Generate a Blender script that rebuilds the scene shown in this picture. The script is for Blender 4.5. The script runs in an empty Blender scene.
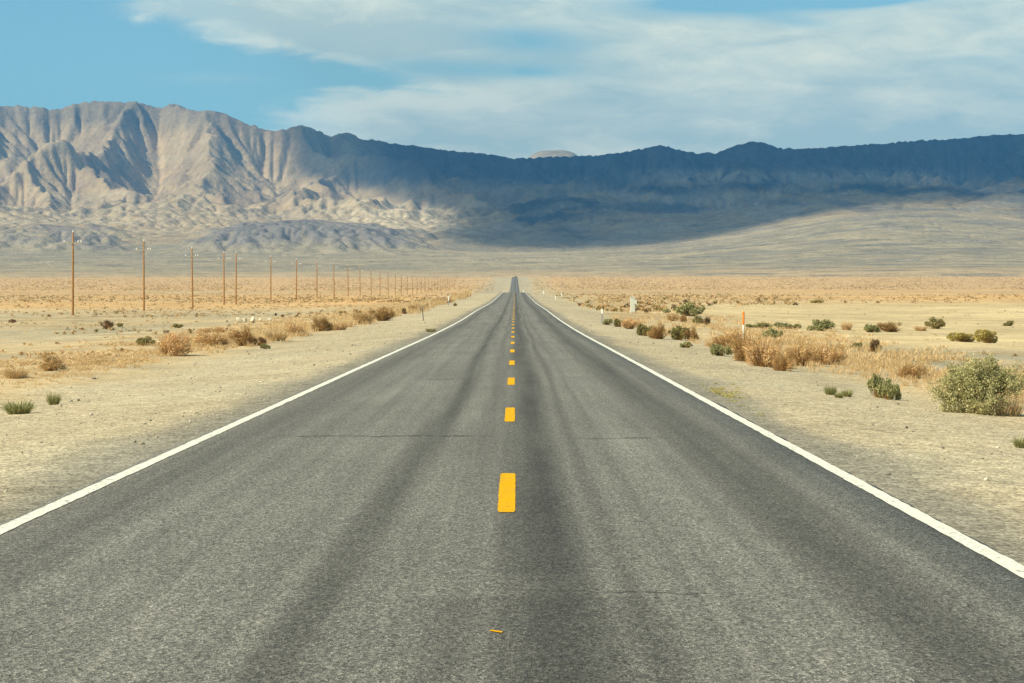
import bpy, math, random
import numpy as np

C = bpy.context.scene.collection
PI = math.pi
rad = math.radians
rng = np.random.default_rng(7)
F = 2020.0            # focal length in pixels at 1024 wide
HY = 277.0            # picture row of eye level
CAMZ = 1.78           # eye height over the road
SUN_EL, SUN_AZ = rad(41), rad(32)
SUN = np.array([-math.cos(SUN_EL) * math.cos(SUN_AZ), -math.cos(SUN_EL) * math.sin(SUN_AZ), math.sin(SUN_EL)])

# ------------------------------------------------------------------ helpers
def sstep(a, b, x):
    t = np.clip((np.asarray(x, float) - a) / (b - a), 0, 1)
    return t * t * (3 - 2 * t)

def smooth_interp(x, xs, ys):
    """monotone cubic through the knots"""
    xs = np.asarray(xs, float); ys = np.asarray(ys, float)
    x = np.asarray(x, float)
    h = np.diff(xs); dl = np.diff(ys) / h
    m = np.zeros_like(ys)
    m[0], m[-1] = dl[0], dl[-1]
    for i in range(1, len(xs) - 1):
        if dl[i - 1] * dl[i] > 0:
            w1, w2 = 2 * h[i] + h[i - 1], h[i] + 2 * h[i - 1]
            m[i] = (w1 + w2) / (w1 / dl[i - 1] + w2 / dl[i])
    xc = np.clip(x, xs[0], xs[-1])
    i = np.clip(np.searchsorted(xs, xc, side='right') - 1, 0, len(xs) - 2)
    t = (xc - xs[i]) / h[i]
    return ((1 + 2 * t) * (1 - t) ** 2 * ys[i] + t * (1 - t) ** 2 * h[i] * m[i]
            + t * t * (3 - 2 * t) * ys[i + 1] + t * t * (t - 1) * h[i] * m[i + 1])

_perm = np.random.default_rng(3).permutation(4096)
_grad = np.random.default_rng(4).uniform(0, 2 * PI, 4096)
_gx, _gy = np.cos(_grad), np.sin(_grad)
def perlin(x, y, seed=0):
    x = np.asarray(x, float); y = np.asarray(y, float)
    xi = np.floor(x).astype(np.int64); yi = np.floor(y).astype(np.int64)
    xf, yf = x - xi, y - yi
    u = xf ** 3 * (xf * (xf * 6 - 15) + 10); v = yf ** 3 * (yf * (yf * 6 - 15) + 10)
    def g(ix, iy, fx, fy):
        k = _perm[(_perm[(ix + seed * 131) & 4095] + iy) & 4095]
        return _gx[k] * fx + _gy[k] * fy
    a = g(xi, yi, xf, yf); b = g(xi + 1, yi, xf - 1, yf)
    c = g(xi, yi + 1, xf, yf - 1); d = g(xi + 1, yi + 1, xf - 1, yf - 1)
    return (a + u * (b - a)) * (1 - v) + (c + u * (d - c)) * v
def fbm(x, y, octv=5, gain=0.5, lac=2.03, seed=0):
    s = 0; a = 1; f = 1
    for o in range(octv):
        s = s + a * perlin(x * f, y * f, seed + o * 7); a *= gain; f *= lac
    return s
def ridged(x, y, octv=5, gain=0.5, lac=2.03, seed=0):
    s = 0; a = 1; f = 1
    for o in range(octv):
        s = s + a * (1 - 2 * np.abs(perlin(x * f, y * f, seed + o * 7))); a *= gain; f *= lac
    return s

def blur(a, n, axis):
    """triangle-like blur: two box passes of half width n"""
    for _ in range(2):
        pad = [(0, 0)] * a.ndim; pad[axis] = (n + 1, n)
        c = np.cumsum(np.pad(a, pad, mode='edge'), axis=axis)
        k = 2 * n + 1
        hi = np.take(c, range(k, c.shape[axis]), axis=axis); lo = np.take(c, range(0, c.shape[axis] - k), axis=axis)
        a = (hi - lo) / k
    return a

def mesh_np(name, verts, faces, smooth=False, colors=None, attrs=None):
    """verts (N,3); faces (M,k), all of the same size; colors (N,3) -> point attribute 'tint'"""
    verts = np.ascontiguousarray(verts, np.float32); faces = np.ascontiguousarray(faces, np.int32)
    me = bpy.data.meshes.new(name)
    me.vertices.add(len(verts)); me.vertices.foreach_set('co', verts.ravel())
    k = faces.shape[1]
    me.loops.add(faces.size); me.loops.foreach_set('vertex_index', faces.ravel())
    me.polygons.add(len(faces))
    me.polygons.foreach_set('loop_start', np.arange(0, faces.size, k, dtype=np.int32))
    me.polygons.foreach_set('loop_total', np.full(len(faces), k, np.int32))
    if smooth:
        me.polygons.foreach_set('use_smooth', np.ones(len(faces), bool))
    me.update(calc_edges=True)
    if colors is not None:
        at = me.attributes.new('tint', 'FLOAT_COLOR', 'POINT')
        at.data.foreach_set('color', np.ascontiguousarray(np.c_[colors, np.ones(len(colors))], np.float32).ravel())
    for k2, v in (attrs or {}).items():
        at = me.attributes.new(k2, 'FLOAT', 'POINT')
        at.data.foreach_set('value', np.ascontiguousarray(v, np.float32).ravel())
    return me

def grid_faces(nr, nc, flip=False):
    i = np.arange(nr * nc).reshape(nr, nc)
    q = np.stack([i[:-1, :-1], i[:-1, 1:], i[1:, 1:], i[1:, :-1]], -1).reshape(-1, 4)
    return q[:, ::-1] if flip else q

def obj(name, me, mat=None, parent=None, loc=None):
    o = bpy.data.objects.new(name, me); C.objects.link(o)
    if mat is not None and not me.materials:
        me.materials.append(mat)
    if parent is not None: o.parent = parent
    if loc is not None: o.location = loc
    return o
def tag(o, label=None, cat=None, group=None, kind=None):
    if label: o['label'] = label
    if cat: o['category'] = cat
    if group: o['group'] = group
    if kind: o['kind'] = kind
    return o
def empty(name, loc, label, cat, group=None, rotz=0):
    o = bpy.data.objects.new(name, None); C.objects.link(o)
    o.location = loc; o.rotation_euler = (0, 0, rotz); o.empty_display_size = 0.2
    return tag(o, label, cat, group)
def copy_tree(o, parent=None):
    c = o.copy(); C.objects.link(c); c.parent = parent
    for ch in list(o.children):
        copy_tree(ch, c)
    return c

class MB:
    """collects shapes for one mesh"""
    def __init__(s): s.v = []; s.f = []
    def add(s, v, f):
        n = len(s.v); s.v += [tuple(p) for p in v]; s.f += [tuple(i + n for i in q) for q in f]; return s
    def box(s, x0, x1, y0, y1, z0, z1, bev=0.0):
        if bev <= 0:
            v = [(x, y, z) for z in (z0, z1) for x, y in ((x0, y0), (x1, y0), (x1, y1), (x0, y1))]
            return s.add(v, [(3, 2, 1, 0), (4, 5, 6, 7), (0, 1, 5, 4), (1, 2, 6, 5), (2, 3, 7, 6), (3, 0, 4, 7)])
        b = bev
        def ring(i, z): return [(x0 + i, y0 + b, z), (x0 + b, y0 + i, z), (x1 - b, y0 + i, z), (x1 - i, y0 + b, z),
                                (x1 - i, y1 - b, z), (x1 - b, y1 - i, z), (x0 + b, y1 - i, z), (x0 + i, y1 - b, z)]
        def inset(z): return [(x0 + 1.4 * b, y0 + 2 * b, z), (x0 + 2 * b, y0 + 1.4 * b, z), (x1 - 2 * b, y0 + 1.4 * b, z), (x1 - 1.4 * b, y0 + 2 * b, z),
                              (x1 - 1.4 * b, y1 - 2 * b, z), (x1 - 2 * b, y1 - 1.4 * b, z), (x0 + 2 * b, y1 - 1.4 * b, z), (x0 + 1.4 * b, y1 - 2 * b, z)]
        v = ring(0, z0) + ring(0, z1 - b) + inset(z1)
        f = [tuple(range(7, -1, -1)), tuple(range(16, 24))]
        for k in range(2):
            for i in range(8):
                j = (i + 1) % 8
                f.append((k * 8 + i, k * 8 + j, k * 8 + 8 + j, k * 8 + 8 + i))
        return s.add(v, f)
    def lathe(s, prof, n=12, c=(0, 0, 0), axis='z'):
        v = []; f = []
        for r, h in prof:
            for i in range(n):
                a = 2 * PI * i / n
                p = (r * math.cos(a), r * math.sin(a), h)
                if axis == 'x': p = (p[2], p[0], p[1])
                v.append((c[0] + p[0], c[1] + p[1], c[2] + p[2]))
        m = len(prof)
        for k in range(m - 1):
            for i in range(n):
                j = (i + 1) % n
                f.append((k * n + i, k * n + j, k * n + n + j, k * n + n + i))
        f.append(tuple(range(n - 1, -1, -1))); f.append(tuple(range((m - 1) * n, m * n)))
        return s.add(v, f)
    def mesh(s, name, smooth=False):
        me = bpy.data.meshes.new(name); me.from_pydata(s.v, [], s.f); me.update()
        if smooth:
            for p in me.polygons: p.use_smooth = True
        return me

# ------------------------------------------------------------------ material helper
class NT:
    def __init__(s, tree): s.t = tree; s.n = tree.nodes; s.l = tree.links
    def new(s, kind, **kw):
        n = s.n.new(kind)
        for k, v in kw.items(): setattr(n, k, v)
        return n
    def set(s, sock, v):
        if isinstance(v, bpy.types.NodeSocket): s.l.new(v, sock)
        elif v is not None: sock.default_value = v
    def m(s, op, a, b=None, c=None, clamp=False):
        n = s.new('ShaderNodeMath', operation=op, use_clamp=clamp)
        s.set(n.inputs[0], a)
        if b is not None: s.set(n.inputs[1], b)
        if c is not None: s.set(n.inputs[2], c)
        return n.outputs[0]
    def ss(s, a, b, x):
        n = s.new('ShaderNodeMapRange', interpolation_type='SMOOTHSTEP')
        s.set(n.inputs[0], x); s.set(n.inputs[1], a); s.set(n.inputs[2], b)
        n.inputs[3].default_value = 0; n.inputs[4].default_value = 1
        return n.outputs[0]
    def lin(s, x, a, b, c, d, clamp=True):
        n = s.new('ShaderNodeMapRange', clamp=clamp)
        s.set(n.inputs[0], x)
        for i, q in enumerate((a, b, c, d)): s.set(n.inputs[1 + i], q)
        return n.outputs[0]
    def mix(s, fac, a, b, mode='MIX'):
        n = s.new('ShaderNodeMix', data_type='RGBA', blend_type=mode)
        s.set(n.inputs[0], fac)
        for i, q in ((6, a), (7, b)):
            if isinstance(q, (tuple, list)): q = (*q[:3], 1)
            s.set(n.inputs[i], q)
        return n.outputs[2]
    def noise(s, vec, scale, detail=4, rough=0.55, dist=0.0, color=False):
        n = s.new('ShaderNodeTexNoise')
        s.set(n.inputs['Vector'], vec); n.inputs['Scale'].default_value = scale
        n.inputs['Detail'].default_value = detail; n.inputs['Roughness'].default_value = rough
        n.inputs['Distortion'].default_value = dist
        return n.outputs[1 if color else 0]
    def voronoi(s, vec, scale, out='Color', rnd=1.0):
        n = s.new('ShaderNodeTexVoronoi')
        s.set(n.inputs['Vector'], vec); n.inputs['Scale'].default_value = scale
        n.inputs['Randomness'].default_value = rnd
        return n.outputs[out]
    def scale(s, vec, x, y, z):
        n = s.new('ShaderNodeMapping'); s.set(n.inputs[0], vec); n.inputs['Scale'].default_value = (x, y, z)
        return n.outputs[0]
    def sep(s, v):
        n = s.new('ShaderNodeSeparateXYZ'); s.set(n.inputs[0], v); return n.outputs
    def comb(s, x, y, z):
        n = s.new('ShaderNodeCombineXYZ')
        for i, q in enumerate((x, y, z)): s.set(n.inputs[i], q)
        return n.outputs[0]
    def attr(s, name, out='Color'):
        return s.new('ShaderNodeAttribute', attribute_name=name).outputs[out]
    def bump(s, h, strength, dist):
        n = s.new('ShaderNodeBump'); s.set(n.inputs['Height'], h)
        n.inputs['Strength'].default_value = strength; n.inputs['Distance'].default_value = dist
        return n.outputs[0]

def material(name):
    m = bpy.data.materials.new(name); m.use_nodes = True
    t = NT(m.node_tree); b = m.node_tree.nodes['Principled BSDF']
    b.inputs['Specular IOR Level'].default_value = 0.2
    b.inputs['Roughness'].default_value = 0.85
    return m, t, b

def plain_mat(name, col, rough=0.7, var=0.25, scale=8.0, metal=0.0):
    m, t, b = material(name)
    p = t.new('ShaderNodeTexCoord').outputs['Object']
    n = t.noise(p, scale, 5, 0.6)
    k = t.lin(n, 0.3, 0.7, 1 - var, 1 + var)
    t.set(b.inputs['Base Color'], t.mix(1.0, col, t.comb(k, k, k), 'MULTIPLY'))
    b.inputs['Roughness'].default_value = rough; b.inputs['Metallic'].default_value = metal
    return m

def plant_mat(name, bright=1.0):
    """leaf and twig colour from the mesh, a little different on every plant"""
    m, t, b = material(name)
    c = t.attr('tint')
    r = t.new('ShaderNodeObjectInfo').outputs['Random']
    k = t.lin(r, 0, 1, 0.85 * bright, 1.15 * bright)
    c = t.mix(1.0, c, t.comb(k, t.m('MULTIPLY', k, t.lin(r, 0, 1, 1.03, 0.97)), k), 'MULTIPLY')
    t.set(b.inputs['Base Color'], c); b.inputs['Roughness'].default_value = 0.8
    tr = t.new('ShaderNodeBsdfTranslucent'); t.set(tr.inputs[0], c)
    mx = t.new('ShaderNodeMixShader'); mx.inputs[0].default_value = 0.3
    t.l.new(b.outputs[0], mx.inputs[1]); t.l.new(tr.outputs[0], mx.inputs[2])
    t.l.new(mx.outputs[0], t.n['Material Output'].inputs[0])
    return m

# ------------------------------------------------------------------ lie of the land
def road_x(d): return -0.31 + 0.0015 * np.asarray(d, float)
def road_z(d):
    return CAMZ + smooth_interp(d, [-60, 0, 60, 108, 151, 208, 323, 441, 600, 660, 760, 1000, 1300, 1600, 2200, 3090, 3400],
                                [-1.2, -1.78, -2.39, -2.87, -3.18, -3.45, -4.15, -4.5, -4.86, -5.05, -6.3, -10.6, -13.2, -12.4, -7.5, -0.15, 1.0])
def side_z(d, left):
    if left:
        z = smooth_interp(d, [-60, 0, 40, 100, 180, 270, 428, 490, 700, 900, 1170, 1440, 1700, 2200, 3100, 3400],
                          [-2.0, -2.4, -2.9, -3.75, -4.5, -5.1, -5.9, -6.0, -6.8, -8.2, -10.2, -10.9, -10.8, -8.2, -1.0, -0.6])
    else:
        z = smooth_interp(d, [-60, 0, 40, 100, 190, 260, 400, 650, 1000, 1575, 2200, 3100, 3400],
                          [-2.0, -2.3, -2.75, -3.7, -4.55, -4.6, -4.4, -5.6, -9.4, -11.0, -7.6, 0.4, 0.9])
    return CAMZ + z
def ground_z(x, d):
    x = np.asarray(x, float); d = np.asarray(d, float)
    off = x - road_x(d); a = np.abs(off)
    zr = road_z(d)
    zs = np.where(off < 0, side_z(d, True), side_z(d, False))
    near = zr - 0.016 - 0.30 * sstep(4.0, 10.5, a)
    z = near + (np.minimum(zs, 1e9) - near) * sstep(8, 42, a)
    rough = sstep(4.6, 12, a)
    z = z + rough * (0.09 * fbm(x / 5.0, d / 5.0, 4, seed=11) + 0.28 * sstep(15, 80, a) * fbm(x / 45.0, d / 45.0, 3, seed=17))
    z = z + 0.02 * sstep(4.1, 5.2, a) * fbm(x / 0.7, d / 0.7, 3, seed=5)
    return z

PITCH = math.atan((341.5 - HY) / F)
def ray(px, py):
    v = np.array([(px - 512.0) / F, 1.0, -(py - 341.5) / F])
    c, s = math.cos(-PITCH), math.sin(-PITCH)
    v = np.array([v[0], v[1] * c - v[2] * s, v[1] * s + v[2] * c])
    return v / v[1]
def at(px, py):
    """the point of the ground seen at a place of the photograph, and metres per pixel there"""
    r = ray(px, py)
    d = np.geomspace(5, 3300, 700)
    for _ in range(2):
        gap = CAMZ + r[2] * d - ground_z(r[0] * d, d)
        i = int(np.argmax(gap < 0)) if (gap < 0).any() else len(d) - 1
        dd = d[i]; d = np.linspace(d[max(i - 1, 0)], d[i], 12)
    return float(r[0] * dd), float(dd), float(ground_z(r[0] * dd, dd)), dd / F

# ------------------------------------------------------------------ ground
def build_ground():
    d = np.concatenate([np.linspace(-60, 4, 24), 4 + np.cumsum(np.full(60, 0.25))])
    g = [d[-1]]
    while g[-1] < 3320: g.append(g[-1] * 1.0125 + 0.02)
    d = np.concatenate([d, g[1:]])
    s = [0, 1.5, 3.0, 3.6, 3.9, 4.05, 4.2, 4.4]
    while s[-1] < 3600: s.append(s[-1] + max(0.22, (s[-1] - 3.0) * 0.032))
    s = np.array(s); s = np.concatenate([-s[:0:-1], s])
    D, S = np.meshgrid(d, s, indexing='ij')
    X = road_x(D) + S
    Z = ground_z(X, D)
    # soil colours: pale gravel shoulder, straw litter, sand flat, peach plain
    a = np.abs(S)
    n1 = fbm(X / 30, D / 60, 4, seed=31); n2 = fbm(X / 6, D / 9, 4, seed=37); n3 = fbm(X / 150, D / 260, 4, seed=41)
    gravel = np.array([0.49, 0.405, 0.252]); grey = np.array([0.43, 0.38, 0.25])
    straw = np.array([0.60, 0.455, 0.245]); sand = np.array([0.66, 0.515, 0.275]); plain = np.array([0.70, 0.450, 0.200])
    plain2 = np.array([0.58, 0.42, 0.22])
    L = lambda c, k: np.asarray(c) * np.asarray(k)[..., None]
    def lerp(c0, c1, k): k = np.clip(k, 0, 1)[..., None]; return c0 * (1 - k) + c1 * k
    col = np.broadcast_to(gravel, X.shape + (3,)).copy()
    edge = np.where(S < 0, 9.2 + 0.010 * D, 8.4 + 0.004 * D) + 2.2 * n2
    col = lerp(col, grey, 0.5 * sstep(-0.1, 0.5, n2))
    k_str = sstep(-1.2, 1.5, a - edge)
    col = lerp(col, straw, k_str * sstep(-0.35, 0.25, n2 + 0.2))
    # grey wash left of the straw belt, and patches of it on the right
    wash = sstep(22, 30, a + 5 * n2) * (1 - sstep(260, 330, D)) * (S < 0)
    col = lerp(col, grey * 1.02, 0.75 * wash * sstep(-0.3, 0.3, n1 + 0.5 * n2))
    rg = (S > 0) * sstep(9, 13, a) * (1 - sstep(22, 34, a)) * sstep(48, 60, D) * (1 - sstep(80, 105, D))
    col = lerp(col, grey, rg * sstep(-0.2, 0.25, n2))
    sandy = (S > 0) * sstep(13, 26, a + 6 * n1) * sstep(60, 110, D) * (1 - sstep(330, 430, D - 40 * n1))
    col = lerp(col, sand, sandy)
    far = sstep(300, 420, D) * sstep(11, 20, a - 0.012 * D + 6 * n1)
    col = lerp(col, plain, far)
    col = lerp(col, plain2, far * 0.75 * sstep(-0.15, 0.35, n3 + 0.3 * n1))
    far2 = sstep(1300, 2300, D) * sstep(20, 40, a)
    col = lerp(col, np.array([0.68, 0.45, 0.215]), 0.7 * far2)
    # dark gravel fringe beside the asphalt
    fr = (1 - sstep(3.9, 4.9 + 0.9 * n2, a))
    col = lerp(col, np.array([0.23, 0.215, 0.165]), 0.85 * fr)
    col = col * (1 + 0.10 * n1 + 0.10 * n2)[..., None]
    stones = (1 - k_str) * 1.0 + 0.25
    me = mesh_np('ground', np.stack([X, D, Z], -1).reshape(-1, 3), grid_faces(len(d), len(s)), True,
                 col.reshape(-1, 3), {'stones': np.clip(stones, 0, 1).ravel()})
    m, t, b = material('desert_soil')
    p = t.new('ShaderNodeTexCoord').outputs['Object']
    c = t.attr('tint'); st = t.attr('stones', 'Fac')
    v1 = t.sep(t.voronoi(p, 26))[0]
    v2 = t.sep(t.voronoi(p, 9))[1]
    f1 = t.noise(p, 60, 3, 0.7); f2 = t.noise(p, 2.2, 6, 0.65); f3 = t.noise(t.scale(p, 1, 0.5, 1), 0.35, 5, 0.6)
    k = t.lin(v1, 0, 1, 0.62, 1.36)
    k = t.m('MULTIPLY', k, t.lin(v2, 0, 1, 0.84, 1.15))
    k = t.m('ADD', t.m('MULTIPLY', t.m('SUBTRACT', k, 1.0), t.lin(st, 0, 1, 0.45, 1.0)), 1.0)
    k = t.m('MULTIPLY', k, t.lin(f1, 0.3, 0.7, 0.82, 1.18))
    k = t.m('MULTIPLY', k, t.lin(f2, 0.28, 0.72, 0.80, 1.18))
    k = t.m('MULTIPLY', k, t.lin(f3, 0.3, 0.7, 0.88, 1.12))
    f4 = t.noise(p, 0.16, 6, 0.72); f5 = t.noise(t.scale(p, 1, 0.4, 1), 0.035, 5, 0.65)
    k = t.m('MULTIPLY', k, t.m('ADD', 1.0, t.m('MULTIPLY', t.m('SUBTRACT', 1.0, st), t.lin(t.m('ADD', t.m('MULTIPLY', f4, 0.6), t.m('MULTIPLY', f5, 0.4)), 0.36, 0.62, 0.14, -0.42))))
    c = t.mix(1.0, c, t.comb(k, k, k), 'MULTIPLY')
    t.set(b.inputs['Base Color'], c); b.inputs['Roughness'].default_value = 0.95
    b.inputs['Specular IOR Level'].default_value = 0.05
    h = t.m('ADD', t.m('MULTIPLY', t.voronoi(p, 26, 'Distance'), -0.6), t.m('ADD', f2, t.m('MULTIPLY', f1, 0.3)))
    t.set(b.inputs['Normal'], t.bump(h, 0.7, 0.03))
    return tag(obj('ground', me, m), 'desert plain of pale gravel and straw coloured sand', 'ground', kind='structure')
build_ground()

# ------------------------------------------------------------------ road
def asphalt_material():
    m, t, b = material('worn_asphalt')
    p = t.new('ShaderNodeTexCoord').outputs['Object']
    x, y, z = t.sep(p)
    off = t.m('SUBTRACT', x, t.m('ADD', t.m('MULTIPLY', y, 0.0015), -0.31))
    lo = t.scale(p, 0.4, 0.03, 1)
    wob = t.noise(lo, 1.0, 3, 0.5)
    off2 = t.m('ADD', off, t.m('MULTIPLY', t.m('SUBTRACT', wob, 0.5), 0.65))
    def band(c, w, a):
        q = t.m('DIVIDE', t.m('SUBTRACT', off2, c), w)
        return t.m('MULTIPLY', t.m('POWER', 2.718, t.m('MULTIPLY', t.m('MULTIPLY', q, q), -1.0)), a)
    dark = 0
    for c, w, a in ((-3.15, 0.42, 0.30), (-0.80, 0.17, 0.46), (-0.12, 0.10, 0.20), (0.50, 0.28, 0.56), (0.98, 0.08, 0.30), (1.32, 0.07, 0.16), (2.5, 0.40, 0.44), (-2.0, 0.6, -0.08), (1.7, 0.3, -0.12), (-0.25, 0.15, -0.08), (0.82, 0.06, -0.12)):
        dark = band(c, w, a) if dark == 0 else t.m('ADD', dark, band(c, w, a))
    streak = t.noise(t.scale(p, 4.5, 0.045, 1), 1.0, 5, 0.6)
    patch = t.noise(t.scale(p, 0.6, 0.22, 1), 1.0, 5, 0.55)
    k = t.m('SUBTRACT', 1.0, t.m('MULTIPLY', dark, t.lin(patch, 0.3, 0.7, 0.6, 1.25)))
    k = t.m('MULTIPLY', k, t.lin(streak, 0.3, 0.7, 0.80, 1.16))
    k = t.m('MULTIPLY', k, t.lin(patch, 0.25, 0.75, 0.86, 1.14))
    # pieces of stone in the surface
    pg = t.scale(p, 1, 0.45, 1)
    v = t.sep(t.voronoi(pg, 95))[0]; v2 = t.sep(t.voronoi(pg, 48))[1]; f = t.noise(pg, 260, 2, 0.6)
    ag = t.m('MULTIPLY', t.lin(v, 0, 1, 0.42, 1.58), t.lin(v2, 0, 1, 0.78, 1.22))
    ag = t.m('ADD', ag, t.m('MULTIPLY', t.ss(0.90, 0.97, v), 0.45))
    k = t.m('MULTIPLY', k, ag)
    k = t.m('MULTIPLY', k, t.lin(f, 0.3, 0.7, 0.8, 1.2))
    # transverse cracks
    wy = t.m('ADD', y, t.m('MULTIPLY', t.m('SUBTRACT', t.noise(t.scale(p, 1.4, 0, 0), 1.0, 4, 0.6), 0.5), 0.8))
    cr = None
    for yy, wd, x0, x1 in ((25.9, 0.16, -2.9, 0.15), (25.5, 0.16, 0.9, 2.3), (12.15, 0.04, 0.3, 1.7), (44.0, 0.25, -1.9, -0.4)):
        q = t.m('SUBTRACT', 1.0, t.ss(wd * 0.4, wd, t.m('ABSOLUTE', t.m('SUBTRACT', wy, yy))))
        q = t.m('MULTIPLY', q, t.m('MULTIPLY', t.ss(x0, x0 + 0.5, off), t.m('SUBTRACT', 1.0, t.ss(x1 - 0.5, x1, off))))
        cr = q if cr is None else t.m('MAXIMUM', cr, q)
    cr = t.m('MULTIPLY', cr, t.lin(t.noise(t.scale(p, 6, 1, 1), 1.0, 3, 0.6), 0.35, 0.6, 0.0, 0.62))
    k = t.m('MULTIPLY', k, t.m('SUBTRACT', 1.0, cr))
    # two worn sealed strips in the right lane, soft edged
    def strip(x0, x1, y0, y1, soft, a):
        q = t.m('MULTIPLY', t.m('MULTIPLY', t.ss(x0 - 0.12, x0 + 0.12, off2), t.m('SUBTRACT', 1.0, t.ss(x1 - 0.15, x1 + 0.15, off2))),
                t.m('MULTIPLY', t.ss(y0 - 0.15, y0 + 0.15, wy), t.m('SUBTRACT', 1.0, t.ss(y1, y1 + soft, wy))))
        return t.m('SUBTRACT', 1.0, t.m('MULTIPLY', q, a))
    k = t.m('MULTIPLY', k, strip(0.10, 0.72, 13.0, 18.0, 10.0, 0.20))
    k = t.m('MULTIPLY', k, strip(-0.35, 1.05, 4.0, 11.8, 0.3, 0.20))
    c = t.mix(1.0, (0.170, 0.162, 0.130), t.comb(k, k, k), 'MULTIPLY')
    t.set(b.inputs['Base Color'], c)
    b.inputs['Roughness'].default_value = 0.75; b.inputs['Specular IOR Level'].default_value = 0.25
    t.set(b.inputs['Normal'], t.bump(t.m('ADD', t.voronoi(pg, 95, 'Distance'), t.m('MULTIPLY', f, 0.4)), 0.55, 0.01))
    return m

def paint_material(name, col, wear, scl):
    m, t, b = material(name)
    p = t.new('ShaderNodeTexCoord').outputs['Object']
    v = t.sep(t.voronoi(p, 85))[0]; n = t.noise(p, scl, 6, 0.7)
    w = t.m('MULTIPLY', t.ss(wear, wear + 0.12, t.m('ADD', n, t.m('MULTIPLY', v, 0.14))), 0.85)
    k = t.m('MULTIPLY', t.lin(t.noise(p, 30, 4, 0.6), 0.3, 0.7, 0.88, 1.06), t.lin(v, 0, 1, 0.84, 1.08))
    c = t.mix(w, col, (0.16, 0.15, 0.12))
    c = t.mix(1.0, c, t.comb(k, k, k), 'MULTIPLY')
    t.set(b.inputs['Base Color'], c); b.inputs['Roughness'].default_value = 0.7; b.inputs['Specular IOR Level'].default_value = 0.05
    return m

LANE_L, LANE_R = -3.62, 3.60
def build_road():
    d = list(np.linspace(-60, 4, 33)); 
    while d[-1] < 3340: d.append(d[-1] + max(0.25, (d[-1] - 4) * 0.0125))
    d = np.array(d)
    s = np.array([-1, -0.995, -0.8, -0.4, 0, 0.4, 0.8, 0.995, 1.0])
    D, S = np.meshgrid(d, s, indexing='ij')
    wl = 3.78 + 0.06 * fbm(d / 1.3, d * 0 + 3.1, 4, seed=51) + 0.05 * fbm(d / 9, d * 0, 2, seed=53)
    wr = 3.715 + 0.05 * fbm(d / 1.3, d * 0 + 9.1, 4, seed=57) + 0.05 * fbm(d / 9, d * 0 + 5, 2, seed=59)
    X = road_x(D) + S * np.where(S < 0, wl[:, None], wr[:, None])
    Z = np.broadcast_to(road_z(d)[:, None], D.shape).copy()
    Z[:, 0] -= 0.05; Z[:, -1] -= 0.05
    me = mesh_np('road', np.stack([X, D, Z], -1).reshape(-1, 3), grid_faces(len(d), len(s)), False)
    road = tag(obj('road', me, asphalt_material()), 'worn grey two lane asphalt highway running straight to the horizon', 'road', kind='structure')
    white = paint_material('white_road_paint', (0.80, 0.78, 0.64), 0.62, 14)
    yellow = paint_material('yellow_road_paint', (0.78, 0.405, 0.0), 0.66, 9)
    for c in (LANE_L, LANE_R):
        dd = [-60.0]
        while dd[-1] < 1450: dd.append(dd[-1] + max(0.12, abs(dd[-1]) * 0.0125))
        dd = np.array(dd)
        e0 = 0.016 * fbm(dd / 0.3, dd * 0 + c, 3, seed=61); e1 = 0.016 * fbm(dd / 0.3, dd * 0 + c + 4, 3, seed=67)
        w = 0.072
        L = np.stack([road_x(dd) + c - w + e0, dd, road_z(dd) + 0.005], -1); R = np.stack([road_x(dd) + c + w + e1, dd, road_z(dd) + 0.005], -1)
        n = len(dd); v = np.concatenate([L, R]); i = np.arange(n - 1)
        # follow the road's own facets
        v[:, 2] = np.interp(v[:, 1], d, road_z(d)) + 0.005
        tag(obj('edge_line', mesh_np('edge_line', v, np.stack([i, i + n, i + n + 1, i + 1], -1)), white, road), kind='structure')
    def dash(y0, y1, x0, x1, seed):
        n = 24
        yy = np.linspace(y0, y1, n)
        r = np.random.default_rng(seed)
        tp = np.clip(np.minimum(np.linspace(0, 1, n), 1 - np.linspace(0, 1, n)) * 22, 0, 1) ** 0.5   # rounded corners
        w = (x1 - x0) / 2; c = (x0 + x1) / 2
        a = c - w * (0.8 + 0.2 * tp) + r.normal(0, 0.002, n); b_ = c + w * (0.8 + 0.2 * tp) + r.normal(0, 0.002, n)
        z = np.interp(yy, d, road_z(d)) + 0.005
        v = np.concatenate([np.stack([road_x(yy) + a, yy, z], -1), np.stack([road_x(yy) + b_, yy, z], -1)])
        i = np.arange(n - 1)
        tag(obj('lane_dash', mesh_np('lane_dash', v, np.stack([i, i + n, i + n + 1, i + 1], -1)), yellow, road), kind='structure')
    for k in range(54):
        y0 = 16.65 + 12.2 * k
        dash(y0, y0 + 3.7, 0.245 - 0.075 - 0.0004 * min(y0, 120), 0.245 + 0.075 - 0.0004 * min(y0, 120), k)
    v = [(road_x(10.72) + x, y, float(np.interp(y, d, road_z(d))) + 0.005) for x, y in ((0.175, 10.70), (0.24, 10.64), (0.245, 10.68), (0.215, 10.71), (0.18, 10.735))]
    me = bpy.data.meshes.new('paint_scrap'); me.from_pydata(v, [], [(0, 1, 2, 3, 4)]); me.update()
    tag(obj('paint_scrap', me, yellow, road), kind='structure')
build_road()

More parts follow.
